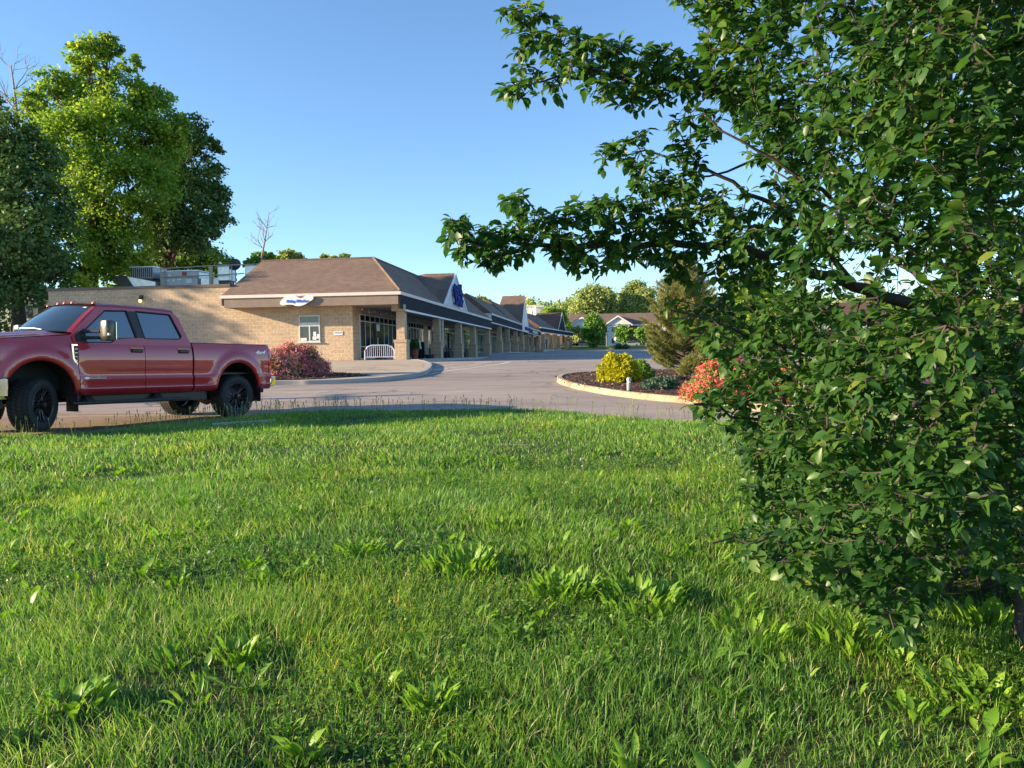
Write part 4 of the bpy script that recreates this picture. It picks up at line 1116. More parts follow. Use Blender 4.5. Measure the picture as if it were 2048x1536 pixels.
# fuel filler / small marks skipped; crisp body line shadows come from the profile
# tow mirrors
for mir in (False, True):
    hs = MB()
    rows = []
    for z, k in ((1.515, .80), (1.53, .95), (1.60, 1), (1.75, 1), (1.83, .97), (1.862, .86), (1.87, .6)):
        c = (.985, -.325); a, b = .085*k, .128*k
        r = []
        for i in range(17):
            an = 2*math.pi*i/16; ex = .55
            r.append((c[0]+a*math.copysign(abs(math.cos(an))**ex, math.cos(an)), c[1]+b*math.copysign(abs(math.sin(an))**ex, math.sin(an)), z))
        rows.append(r)
    hs.grid(rows); hs.add(rows[-1][:-1], [tuple(range(16))]); hs.add(rows[0][:-1], [tuple(range(16))])
    mo = tb_(hs, 'side_mirror', M_['mirrorcap'], mirror=mir, smooth=40)
    for h in (1.57, 1.68):
        tb_(MB().tube([(.80, .08, h), (.86, -.05, h), (.92, -.22, h)], [.035, .03, .028], 8), 'mirror_arm', M_['blackp'], mo, mirror=mir, smooth=40)
    tb_(MB().box(1.069, 1.076, -.44, -.215, 1.54, 1.84), 'mirror_glass', M_['chrome'], mo, mirror=mir)
    tb_(MB().box(.915, .955, -.458, -.30, 1.60, 1.645), 'mirror_signal', M_['signw'], mo, mirror=mir, bevel=.01)
    tb_(MB().prism([(.665, LIN(1.5)-.012, 1.5), (.85, LIN(1.5)-.012, 1.5), (.84, LIN(1.73)-.012, 1.74), (.665, LIN(1.6)-.012, 1.62)], (0, .03, 0)), 'mirror_base', M_['blackp'], mo, mirror=mir)
# side steps
for mir in (False, True):
    st = tb_(MB().box(.50, 2.86, -.10, .06, .425, .47), 'side_step', M_['blackp'], mirror=mir, bevel=.015)
    for s in (.80, 2.15):
        tb_(MB().prism([(s, -.02, .46), (s+.16, -.02, .46), (s+.12, .2, .66), (s+.04, .2, .66)], (0, .05, .02)), 'step_bracket', M_['black'], st, mirror=mir)
# undercarriage
m = MB()
m.box(-.8, 5.0, .55, .67, .47, .66); m.box(-.8, 5.0, WID-.67, WID-.55, .47, .66)
m.tube([(4.09, .25, .44), (4.09, WID-.25, .44)], .06, 10); m.lathe([(0, -.19), (.13, -.14), (.19, 0), (.13, .14), (0, .19)], 16, 0, Matrix.Translation((4.06, .95, .43)) @ Matrix.Rotation(math.pi/2, 4, 'Y'))
m.tube([(0, .25, .44), (0, WID-.25, .44)], .055, 10); m.tube([(.6, 1.0, .55), (3.9, 1.0, .46)], .05, 8)
m.box(.9, 3.1, .5, 1.5, .50, .60); m.box(3.35, 4.9, .42, .48, .38, .44); m.tube([(3.5, .46, .42), (4.09, .46, .34), (4.8, .46, .46)], .035, 6)
m.tube([(4.4, .28, .56), (4.75, .20, .55)], .045, 10)
m.box(.70, 3.42, .16, .40, .40, .60); m.box(.70, 3.42, WID-.40, WID-.16, .40, .60)
tb_(m, 'chassis', M_['black'])
tb_(MB().tube([(4.6, .30, .56), (4.88, .12, .54)], .05, 12), 'exhaust_pipe', M_['black'])
for s, h0 in ((.615, .30), (4.66, .31)):
    for mir in (False, True):
        tb_(MB().box(s, s+.012, -.035, .30, h0, .72), 'mud_flap', M_['blackp'], mirror=mir)
# tail lights, rear bumper
for mir in (False, True):
    rows = []
    for h in (.925, .93, 1.0, 1.15, 1.3, 1.40, 1.405):
        k = 0 if h in (.925, 1.405) else .012
        rows.append([(4.955, sidew(4.95, h)-k+.004, h), (5.03, sidew(5.03, h)-k-.002, h), (5.085, .075-k, h), (5.095, .16, h)])
    tb_(MB().grid(rows), 'tail_light', M_['tail'], mirror=mir, smooth=50)
rb = tb_(MB().prism([(5.0, .02, .63), (5.12, .02, .62), (5.19, .06, .66), (5.22, .08, .80), (5.20, .06, .845), (5.0, .02, .85)], (0, WID-.12, 0)), 'rear_bumper', M_['chrome'], bevel=.02)
tb_(MB().box(4.99, 5.235, .10, WID-.10, .846, .87), 'bumper_pad', M_['blackp'], rb)
# wheels
def tyre_geo():
    m = MB(); R = .44; w = .165
    prof_ = [(.275, -w+.01), (.30, -w-.012), (.36, -w-.02), (.40, -w-.005), (R-.022, -w+.03), (R-.012, -w+.055), (R-.012, w-.055), (R-.022, w-.03), (.40, w+.005), (.36, w+.02), (.30, w+.012), (.275, w-.01)]
    m.lathe(prof_, 56, 0, None, 'Y')
    for i in range(44):
        a = 2*math.pi*i/44
        for j, (y0, y1, off) in enumerate(((-w+.005, -w+.06, 0), (-w+.075, -.015, .5), (.01, w-.08, 0), (w-.062, w-.005, .5))):
            aa = a+off*2*math.pi/44; Mx = Matrix.Rotation(-aa, 4, 'Y')
            m.box(R-.02, R+.0, y0, y1, -.022, .022, 0, Mx @ Matrix.Rotation((-.25 if j % 2 else .25), 4, 'X'))
            if j in (0, 3):
                yy = -w-.004 if j == 0 else w+.004
                m.box(R-.055, R-.018, min(yy, yy*.93), max(yy, yy*.93), -.014, .014, 0, Mx)
    return m
def rim_geo():
    m = MB()
    m.lathe([(.282, -.15), (.29, -.165), (.278, -.172), (.262, -.165), (.255, -.14), (.245, -.05), (.245, .14)], 48, 0, None, 'Y')
    for i in range(10):
        a = 2*math.pi*i/10
        for d in (-.105, .105):
            p0 = Vector((.07*math.cos(a+d*.6), -.115, .07*math.sin(a+d*.6))); p1 = Vector((.262*math.cos(a+d*1.15), -.150, .262*math.sin(a+d*1.15)))
            m.tube([p0, (p0+p1)/2+Vector((0, .006, 0)), p1], [.013, .011, .011], 5)
    return m
def hub_geo():
    m = MB()
    m.lathe([(0, -.215), (.045, -.212), (.052, -.20), (.052, -.13), (.085, -.122), (.09, -.08), (.2, -.05), (.24, -.02)], 28, 0, None, 'Y')
    for i in range(8):
        a = 2*math.pi*i/8
        m.tube([(.068*math.cos(a), -.12, .068*math.sin(a)), (.068*math.cos(a), -.15, .068*math.sin(a))], .010, 6)
    return m
wheels = {}
ty0 = tyre_geo(); rm0 = rim_geo(); hb0 = hub_geo()
for i, (s, side, steer) in enumerate(((0, 0, math.radians(29)), (4.09, 0, 0), (0, 1, math.radians(27)), (4.09, 1, 0))):
    yc = .19 if side == 0 else WID-.19
    Mx = Matrix.Translation((s, yc, .44)) @ Matrix.Rotation(steer+(math.pi if side else 0), 4, 'Z') @ Matrix.Rotation(.35*i, 4, 'Y')
    if i == 0:
        a = MB(); a.v, a.f, a.m = ty0.v, ty0.f, ty0.m
        wh = tb_(a, 'wheel', M_['tyre'], smooth=35)
        r_ = rm0.build('rim', M_['rim'], None, smooth=40); h_ = hb0.build('hub', M_['rim'], None, smooth=40)
        r_.parent = wh; h_.parent = wh; wheels = (wh, r_, h_)
        wh.matrix_parent_inverse = Matrix.Identity(4); wh.matrix_basis = Mx
    else:
        c = wheels[0].copy(); COL.objects.link(c); c.parent = truck; c.matrix_basis = Mx
        for k in wheels[1:]:
            d = k.copy(); COL.objects.link(d); d.parent = c

# ------------------------------------------------------------------ vegetation toolkit
def vnoise(P, scale, seed=0):
    """cheap 3D value noise for point arrays, 0..1"""
    P = np.asarray(P)*scale+seed*17.31
    i = np.floor(P).astype(np.int64); f = P-i; f = f*f*(3-2*f)
    def h(a, b, c):
        n = (a*73856093) ^ (b*19349663) ^ (c*83492791)
        n = (n ^ (n >> 13))*1274126177 & 0x7fffffff
        return ((n ^ (n >> 16)) & 0xffff)/65535.0
    out = 0
    for dx in (0, 1):
        for dy in (0, 1):
            for dz in (0, 1):
                w = (f[:, 0] if dx else 1-f[:, 0])*(f[:, 1] if dy else 1-f[:, 1])*(f[:, 2] if dz else 1-f[:, 2])
                out = out+w*h(i[:, 0]+dx, i[:, 1]+dy, i[:, 2]+dz)
    return out
def norm(a): return a/np.maximum(1e-9, np.linalg.norm(a, axis=-1, keepdims=True))
def frames(dirs, ups, rng, jitter=.0):
    """x = leaf axis, z = leaf normal"""
    x = norm(dirs); u = ups+rng.normal(0, jitter, ups.shape) if jitter else ups
    y = norm(np.cross(u, x)); z = np.cross(x, y)
    return x, y, z
def place(tv, tf, pos, fr, size, width=None, rnd=None, rng=RNG):
    """instances of a template as plain arrays; tv (k,3) with x along the leaf"""
    x, y, z = fr; n = len(pos); k = len(tv)
    sx = size[:, None, None]; sy = (width if width is not None else size)[:, None, None]
    V = pos[:, None, :]+x[:, None, :]*tv[None, :, 0:1]*sx+y[:, None, :]*tv[None, :, 1:2]*sy+z[:, None, :]*tv[None, :, 2:3]*sx
    base = (np.arange(n)*k)[:, None, None]
    F = [(base+np.array(f)[None]).reshape(-1, np.array(f).shape[1]) for f in tf]
    r = rnd if rnd is not None else rng.random(n)
    return V.reshape(-1, 3), F, np.repeat(r, k)
class Bag:
    def __init__(s): s.V = []; s.F = {3: [], 4: []}; s.R = []; s.n = 0
    def add(s, V, F, R):
        for f in F: s.F[f.shape[1]].append(f+s.n)
        s.V.append(V); s.R.append(R); s.n += len(V)
    def mesh(s, name, mat, parent=None, smooth=True):
        V = np.concatenate(s.V); F = [np.concatenate(f) for f in (s.F[4], s.F[3]) if f]
        return np_mesh(name, V, F, mat, np.concatenate(s.R), parent, smooth)
# templates
LEAF = (np.array([(0, 0, 0), (.30, -.30, .07), (.30, 0, 0), (.30, .30, .07), (.66, -.26, .03), (.66, 0, -.045), (.66, .26, .03), (1.0, 0, -.14)]),
        [[(1, 2, 5, 4), (2, 3, 6, 5)], [(0, 2, 1), (0, 3, 2), (4, 5, 7), (5, 6, 7)]])
DIAM = (np.array([(0, 0, 0), (.45, -.42, .08), (1, 0, -.05), (.45, .42, .08)]), [[(0, 1, 2, 3)]])
QUAD2 = (np.array([(0, -.25, 0), (.1, .3, .06), (.55, -.5, .04), (.6, .45, -.02), (1, -.12, -.12), (.95, .2, -.1)]), [[(0, 2, 3, 1), (2, 4, 5, 3)]])
NEED = (np.array([(0, -.5, 0), (0, .5, 0), (1, .2, 0), (1, -.2, 0)]), [[(0, 3, 2, 1)]])

def rand_dirs(n, rng, zb=0.0):
    d = rng.normal(0, 1, (n, 3)); d[:, 2] += zb; return norm(d)
def crown(lobes, n, size, seed=1, clump=.16, flat=.85, inner=.45, gaps=.38, tmpl=QUAD2, gscale=None, droop=.1):
    """lobes [(x,y,z,r)] -> Bag of leaf clusters gathered in clumps near the lobes' surfaces"""
    rng = np.random.default_rng(seed); L = np.array(lobes, float)
    w = L[:, 3]**2; w /= w.sum()
    ncl = max(30, n//22)
    li = rng.choice(len(L), ncl*2, p=w)
    d = rand_dirs(len(li), rng, .15); d[:, 2] *= flat
    rr = L[li, 3]*(inner+(1.04-inner)*rng.random(len(li))**.55)
    c = L[li, :3]+d*rr[:, None]
    g = vnoise(c, gscale or 1.6/np.median(L[:, 3]), seed)
    keep = g > gaps*.9; c = c[keep][:ncl]; dd = d[keep][:ncl]; lr = L[li, 3][keep][:ncl]
    m = len(c); per = max(1, n//m)
    pos = np.repeat(c, per, 0)+rng.normal(0, 1, (m*per, 3))*np.repeat(lr, per)[:, None]*clump*np.array([1, 1, .7])
    out = np.repeat(dd, per, 0)
    dirs = norm(out*.6+rng.normal(0, .7, pos.shape)); dirs[:, 2] -= droop
    ups = norm(out*.5+np.array([0, 0, .8])+rng.normal(0, .45, pos.shape))
    sz = size*(.6+.8*rng.random(len(pos)))
    cr = np.repeat(rng.random(m), per)
    rnd = np.clip(.5*cr+.5*rng.random(len(pos)), 0, 1)
    b = Bag(); b.add(*place(tmpl[0], tmpl[1], pos, frames(dirs, ups, rng), sz, rnd=rnd)); return b
def limb_mesh(base, lobes, r0, seed=1, fork=.35, nmax=14, sides=7):
    rng = random.Random(seed); m = MB(); base = Vector(base)
    top = Vector(max(lobes, key=lambda l: l[2])[:3]); cx = sum(l[0] for l in lobes)/len(lobes); cy = sum(l[1] for l in lobes)/len(lobes)
    spine = [base]; H = top.z-base.z
    for i in range(1, 9):
        t = i/8; q = base.lerp(Vector((cx*.5+top.x*.5, cy*.5+top.y*.5, top.z)), t)
        q.z = base.z+H*t*.93; spine.append(q+Vector((rng.uniform(-1, 1), rng.uniform(-1, 1), 0))*H*.012*(1 if t < 1 else 0))
    rad = [r0*(1-.88*i/8)**.9 for i in range(9)]; rad[0] *= 1.35
    m.tube(spine, rad, sides+1)
    ls = sorted(lobes, key=lambda l: -l[3])[:nmax]
    for l in ls:
        tgt = Vector(l[:3]); k = max(1.5, min(6.6, (tgt.z-base.z)/H*8*.72)) ; i = int(k)
        st = spine[i].lerp(spine[min(8, i+1)], k-i); r = rad[i]*.55
        pts = [st]
        for j in range(1, 6):
            t = j/5; q = st.lerp(tgt, t); q.z += math.sin(math.pi*t)*.06*(tgt-st).length*rng.uniform(-.6, 1.2)
            q += Vector((rng.uniform(-1, 1), rng.uniform(-1, 1), rng.uniform(-.5, .5)))*(tgt-st).length*.035
            pts.append(q)
        m.tube(pts, [max(.012, r*(1-.8*j/5)) for j in range(6)], sides-1)
        for _ in range(5):
            j = rng.randint(2, 4); a = pts[j]; b = tgt+Vector((rng.uniform(-1, 1), rng.uniform(-1, 1), rng.uniform(-.6, 1)))*l[3]*.8
            mid = a.lerp(b, .5)+Vector((0, 0, rng.uniform(0, .1)))*l[3]
            m.tube([a, mid, b], [r*.3, r*.18, .01], 4)
    return m
def tree(name, label, base, lobes, n, size, leafmat, r0, seed, cat='tree', group=None, bark='bark', **k):
    e = empty(name, base, label, cat, group=group)
    limb_mesh(base, lobes, r0, seed, nmax=k.pop('nmax', 14)).build('trunk', M_[bark], e, smooth=60)
    crown(lobes, n, size, seed, **k).mesh('crown', M_[leafmat], e)
    return e
def plobes(lst, Y, squash=.75, rng=random.Random(5), dy=None):
    """lobes from (px, py, radius_px) at a distance; real radius in metres, spread in depth"""
    out = []
    for i, (x, y, r) in enumerate(lst):
        R = r*Y/FPX; d = Y+(rng.uniform(-1, 1)*(dy if dy is not None else R*1.2))
        p = at(x, y, d); out.append((p.x, p.y, p.z, R*d/Y))
    return out
def copy_tree(e, loc, label, scale=1, rotz=0, group=None, name=None, mat=None):
    c = e.copy(); COL.objects.link(c); c['label'] = label
    if group: c['group'] = group
    for ch in e.children:
        d = ch.copy(); COL.objects.link(d); d.parent = c
        for g in ch.children:
            h = g.copy(); COL.objects.link(h); h.parent = d
    c.matrix_world = Matrix.Translation(loc) @ Matrix.Rotation(rotz, 4, 'Z') @ Matrix.Scale(scale, 4)
    return c

# ------------------------------------------------------------------ lawn in the foreground
YBX = [-60, -12, -9, -7.2, -6.0, -5.1, -4.3, -3.4, -2.0, -.4, 1.2, 2.4, 3.8, 6, 60]
YBY = [11.8, 11.9, 12.0, 12.6, 13.9, 15.2, 16.2, 16.8, 16.8, 16.3, 15.2, 14.1, 12.7, 11.5, 11.2]
def yb(x): return np.interp(x, YBX, YBY)
def lawn_z(x, y):
    x = np.asarray(x, float); y = np.asarray(y, float)
    z = np.interp(y, [-10, 0, 4, 9, 12.5, 16.5, 18], [-1.56, -1.50, -1.44, -1.27, -1.165, -1.15, -1.15])
    P = np.stack([x.ravel(), y.ravel(), np.zeros(x.size)], -1)
    z = z+((vnoise(P, .45, 3)-.5)*.10+(vnoise(P, 1.7, 4)-.5)*.035).reshape(x.shape)
    return z-np.clip((y-(yb(x)-.5))/.5, 0, 1)**2*.05
nx, ny = 150, 90
xs = np.concatenate([np.linspace(-40, -13, 16), np.linspace(-12.8, 12.8, 118), np.linspace(13, 40, 16)])
tt = np.linspace(0, 1, ny)
X = np.repeat(xs[None, :], ny, 0); Y = -8+(yb(X)+8)*tt[:, None]
Z = lawn_z(X, Y)
X2 = np.vstack([X, X[-1:]]); Y2 = np.vstack([Y, Y[-1:]+.02]); Z2 = np.vstack([Z, Z[-1:]-.3])
V = np.stack([X2, Y2, Z2], -1).reshape(-1, 3); nxx = X2.shape[1]
i, j = np.meshgrid(np.arange(nxx-1), np.arange(X2.shape[0]-1)); b0 = (j*nxx+i).ravel()
lo = np_mesh('lawn', V, np.stack([b0, b0+1, b0+nxx+1, b0+nxx], -1), M_['soil']); lo['kind'] = 'structure'

def scatter(n, y0, y1, rng, margin=1.6):
    y = rng.uniform(y0, y1, n*2); hw = .665*y+margin
    keep = rng.random(len(y)) < hw/(.665*y1+margin); y = y[keep][:n]
    hw = .665*y+margin; x = rng.uniform(-1, 1, len(y))*hw
    k = y < yb(x)-.02; return x[k], y[k]
TREE_C = np.array([2.9, 4.6])
def blades(n, y0, y1, h0, h1, w, rng, dens_noise=True):
    x, y = scatter(n, y0, y1, rng)
    P = np.stack([x, y, 0*x], -1)
    nz = vnoise(P, 1.3, 9); n2 = vnoise(P, 5.0, 11)
    keep = rng.random(len(x)) < .35+1.1*n2*(.5+nz)
    # thin bare soil under the big bush
    dt = np.hypot(x-3.1, y-4.7); keep &= (dt > 1.0) | (rng.random(len(x)) < .08+.5*(dt/1.0)**3)
    x, y, nz, n2 = x[keep], y[keep], nz[keep], n2[keep]; m = len(x)
    z = lawn_z(x, y)-.01
    L = (h0+(h1-h0)*rng.random(m)**1.4)*(.55+.8*nz)
    az = rng.uniform(0, 2*math.pi, m); az = np.where(rng.random(m) < .35, vnoise(P[keep], .8, 21)*8+rng.normal(0, .5, m), az)
    lean = np.abs(rng.normal(.32, .32, m)); curve = rng.uniform(.1, 1.35, m)
    wd = w*(.5+rng.random(m))
    dx, dy = np.cos(az), np.sin(az)
    face = az+math.pi/2+rng.normal(0, .5, m); sx, sy = np.cos(face)*wd/2, np.sin(face)*wd/2
    pts = []
    px, py, pz = x.copy(), y.copy(), z.copy(); seg = [0, .38, .33, .29]; wf = [1.0, .95, .7, 0.0]
    V = np.zeros((m, 7, 3)); tip = np.zeros((m, 7))
    for k in range(4):
        if k:
            a = np.clip(lean+curve*(k-1)*.42, 0, 1.75)
            px = px+np.sin(a)*dx*L*seg[k]; py = py+np.sin(a)*dy*L*seg[k]; pz = pz+np.cos(a)*L*seg[k]
        if k < 3:
            V[:, 2*k] = np.stack([px-sx*wf[k], py-sy*wf[k], pz], -1); V[:, 2*k+1] = np.stack([px+sx*wf[k], py+sy*wf[k], pz], -1)
        else: V[:, 6] = np.stack([px, py, pz], -1)
    base = (np.arange(m)*7)[:, None]
    F4 = np.concatenate([base+np.array([[0, 1, 3, 2]]), base+np.array([[2, 3, 5, 4]])]); F3 = base+np.array([[4, 5, 6]])
    rnd = np.clip(rng.normal(.42, .2, m)+(nz-.5)*.5, 0, 1); dead = rng.random(m) < .07; rnd[dead] = 1
    return V.reshape(-1, 3), [F4, F3], np.repeat(rnd, 7)
rg = np.random.default_rng(11)
gb_ = Bag()
gb_.add(*blades(150000, 1.7, 4.6, .035, .125, .0038, rg))
gb_.add(*blades(175000, 4.6, 8.5, .035, .12, .006, rg))
gb_.add(*blades(200000, 8.5, 17.2, .04, .12, .011, rg))
go = gb_.mesh('grass', M_['grass'], smooth=False)
tag(go, 'long green grass of the foreground lawn', 'grass', kind='stuff')
# seed stalks standing along the far edge of the lawn
rg = np.random.default_rng(5); bag = Bag()
x = np.concatenate([rg.uniform(-8.8, 7, 380), rg.uniform(-6.5, -3.2, 120)]); y = yb(x)-rg.random(len(x))**2*1.6-.05
m = len(x); z = lawn_z(x, y); L = rg.uniform(.16, .36, m); az = rg.uniform(0, 6.28, m)
d = np.stack([np.cos(az)*.16, np.sin(az)*.16, np.ones(m)], -1); pos = np.stack([x, y, z], -1)
STALK = (np.array([(0, -.5, 0), (0, .5, 0), (.8, .35, .01), (.8, -.35, .01), (.88, 1.3, .015), (.88, -1.3, .015), (1.0, .1, .03), (1.0, -.1, .03)]), [[(0, 3, 2, 1), (3, 5, 4, 2), (5, 7, 6, 4)]])
for k in range(2):
    up = np.stack([np.sin(az+k*1.57), -np.cos(az+k*1.57), 0*az], -1)
    bag.add(*place(STALK[0], STALK[1], pos, frames(d, up, rg), L, np.full(m, .007), rng=rg))
tag(bag.mesh('seed_stalks', M_['straw'], smooth=False), 'thin grass seed stalks standing above the far edge of the lawn', 'grass', kind='stuff')
# broad weed leaves
WL_ = [(0, 0), (.12, .05), (.3, .11), (.55, .17), (.78, .13), (1.0, 0)]
def weed_tmpl():
    V = []; F4 = []; F3 = []
    zc = [0, .03, .05, .03, -.03, -.14]
    V.append((0, 0, 0))
    for (x_, w_), z_ in list(zip(WL_, zc))[1:-1]:
        V += [(x_, -w_, z_+.05), (x_, 0, z_), (x_, w_, z_+.05)]
    V.append((1, 0, zc[-1])); n = 4
    F3 += [(0, 2, 1), (0, 3, 2)]
    for k in range(n-1):
        a = 1+3*k; F4 += [(a, a+1, a+4, a+3), (a+1, a+2, a+5, a+4)]
    a = 1+3*(n-1); F3 += [(a, a+1, 3*n+1), (a+1, a+2, 3*n+1)]
    return np.array(V, float), [F4, F3]
WEED = weed_tmpl()
def rosette(bag, cx, cy, n, L, spread, upr, rng, wid=1.0, rb=.5):
    az = rng.uniform(0, 6.28, n); rr = spread*np.sqrt(rng.random(n))
    x = cx+np.cos(az)*rr; y = cy+np.sin(az)*rr; z = lawn_z(x, y)
    az2 = az+rng.normal(0, .5, n); u = upr*(.6+.8*rng.random(n))
    d = np.stack([np.cos(az2), np.sin(az2), u], -1); up = np.stack([-np.cos(az2)*u, -np.sin(az2)*u, np.ones(n)], -1)
    s = L*(.5+.75*rng.random(n))
    bag.add(*place(WEED[0], WEED[1], np.stack([x, y, z], -1), frames(d, up, rng, .25), s, s*wid, rnd=np.clip(rng.normal(rb, .22, n), 0, 1), rng=rng))
rg = np.random.default_rng(21)
def lawn_at(px, py):
    r = ray(px, py); lo, hi = 1.5, 20
    for _ in range(50):
        mid = (lo+hi)/2; x, z = r.x/r.y*mid, r.z/r.y*mid
        if z > float(lawn_z(np.array([x]), np.array([mid]))[0]): lo = mid
        else: hi = mid
    return r.x/r.y*lo, lo
weeds = [ # px, py, n, L, spread, upright, width, label
 (860, 1420, 26, .17, .10, 1.6, 1.0, 'upright clump of bright broad leaves in the lower middle of the lawn'),
 (925, 1140, 60, .19, .27, 1.7, 1.0, 'large patch of tall broad leaves in the middle of the lawn'),
 (1120, 1190, 55, .18, .22, 1.5, 1.0, 'broad leaf clump right of the largest weed patch'),
 (1280, 1210, 60, .19, .24, 1.5, 1.0, 'broad leaf clump in front of the big bush'),
 (720, 1110, 34, .17, .17, 1.5, .9, 'broad leaf patch left of the largest weed patch'),
 (480, 1320, 26, .15, .12, 1.4, 1.1, 'pale green clump of lobed leaves in the lower left lawn'),
 (410, 1260, 30, .14, .16, 1.0, 1.0, 'bluish leaf clump behind the pale lobed leaves'),
 (150, 1420, 40, .15, .15, .8, 1.4, 'low dark clump of jagged leaves in the bottom left corner'),
 (1010, 1060, 24, .15, .16, 1.5, 1.0, 'small broad leaf tuft behind the largest weed patch'),
 (1500, 1280, 30, .17, .22, 1.5, 1.0, 'broad leaf clump at the shaded left foot of the big bush'),
 (1700, 1290, 34, .17, .2, 1.6, 1.0, 'upright broad leaves below the hanging bush twigs'),
 (1950, 1400, 30, .17, .22, 1.3, 1.2, 'round leaved weed clump in the lower right lawn'),
 (1960, 1250, 22, .19, .14, 2.0, 1.3, 'tall leaf clump beside the slim stem at the right edge')]
for px, py, n, L, sp, up_, wd, lb in weeds:
    bag = Bag(); x, y = lawn_at(px, py); rosette(bag, x, y, int(n*1.9), L*.60, sp*.95, up_*1.9, rg, wd*.8, .6)
    o = bag.mesh('broadleaf_weed', M_['weed']); tag(o, lb, 'weed')
    me = o.data; me.transform(Matrix.Translation((-x, -y, -float(lawn_z(np.array([x]), np.array([y]))[0])))); o.location = (x, y, float(lawn_z(np.array([x]), np.array([y]))[0]))
bag = Bag()
for _ in range(620):
    y = rg.uniform(2.1, 9.5)**1.0; x = rg.uniform(-1, 1)*(.67*y+1)
    rosette(bag, x, y, rg.integers(4, 14), rg.uniform(.05, .12), rg.uniform(.04, .12), rg.uniform(.6, 2.6), rg, rg.uniform(.6, 1.3), rg.uniform(.2, .7))
# tiny clover leaflets
x, y = scatter(120000, 1.8, 9.0, rg); P_ = np.stack([x, y, 0*x], -1); k = vnoise(P_, 1.1, 31) > .55; x, y = x[k], y[k]; n = len(x)
pos = np.stack([x, y, lawn_z(x, y)+rg.uniform(.02, .085, n)], -1); az = rg.uniform(0, 6.28, n)
d = np.stack([np.cos(az), np.sin(az), rg.normal(0, .25, n)], -1)
bag.add(*place(DIAM[0], DIAM[1], pos, frames(d, np.tile([0, 0, 1.], (n, 1)), rg, .3), rg.uniform(.010, .026, n), rnd=rg.random(n)*.8, rng=rg))
tag(bag.mesh('low_weeds', M_['weed']), 'scattered low weeds and clover leaves among the grass', 'weeds', kind='stuff')
# clover flowers
bag = Bag(); x, y = scatter(110, 4.0, 15, rg); n = len(x)
pos = np.repeat(np.stack([x, y, lawn_z(x, y)+rg.uniform(.09, .16, n)], -1), 14, 0); d = rand_dirs(len(pos), rg, .6)
bag.add(*place(DIAM[0], DIAM[1], pos, frames(d, np.tile([0.1, 0, 1.], (len(pos), 1)), rg, .3), np.full(len(pos), .016), rng=rg))
tag(bag.mesh('clover_flowers', M_['fl_white']), 'tiny white clover heads dotted through the lawn', 'flowers', kind='stuff')
# concrete edging by the rear wheel
ed = [tuple(at_z(425, 848, -1.14).xy), tuple(at_z(487, 844, -1.14).xy), tuple(at_z(552, 840, -1.14).xy)]
kerb_loop('lawn_edging', ed, lambda y: -1.245, h=.115, w=.09, mat=M_['kerbgrey'], kind='structure')

# ------------------------------------------------------------------ trees on the left
A_ = [(180, 112, 40), (215, 95, 25), (100, 165, 34), (155, 185, 55), (240, 185, 52), (80, 235, 42), (130, 285, 66), (215, 270, 76), (305, 205, 38), (300, 285, 66), (338, 250, 34),
      (200, 360, 76), (130, 350, 58), (285, 375, 66), (175, 450, 58), (235, 480, 62), (150, 535, 55), (60, 205, 28), (260, 130, 22), (330, 330, 40), (245, 545, 50)]
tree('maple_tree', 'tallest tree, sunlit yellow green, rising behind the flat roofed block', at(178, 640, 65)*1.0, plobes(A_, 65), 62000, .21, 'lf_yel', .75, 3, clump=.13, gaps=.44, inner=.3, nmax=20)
B_ = [(385, 262, 34), (398, 330, 46), (370, 395, 52), (415, 395, 40), (432, 448, 34), (385, 465, 48), (335, 440, 44), (325, 350, 46), (300, 430, 44), (345, 290, 36), (420, 300, 26), (300, 500, 40)]
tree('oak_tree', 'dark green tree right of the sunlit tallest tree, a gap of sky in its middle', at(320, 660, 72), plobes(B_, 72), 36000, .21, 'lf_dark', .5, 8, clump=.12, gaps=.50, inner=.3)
C_ = [(400, 512, 34), (438, 527, 28), (345, 520, 40), (372, 500, 34), (455, 545, 20), (290, 545, 44), (330, 560, 40), (420, 560, 36)]
tree('round_tree', 'lower rounded tree behind the rooftop units', at(395, 640, 78), plobes(C_, 78), 20000, .21, 'lf_mid', .3, 12, clump=.16, gaps=.3)
D_ = [(20, 268, 52), (55, 320, 60), (10, 380, 80), (95, 395, 55), (50, 470, 84), (118, 470, 42), (95, 545, 56), (20, 560, 70), (135, 540, 26), (-50, 330, 80), (-60, 480, 90), (-20, 210, 26), (128, 420, 22)]
tree('shaded_tree', 'dark blue green shaded tree at the left edge behind the truck cab', at(40, 690, 50), plobes(D_, 50), 42000, .17, 'lf_dark', .45, 15, clump=.14, gaps=.42, inner=.3)
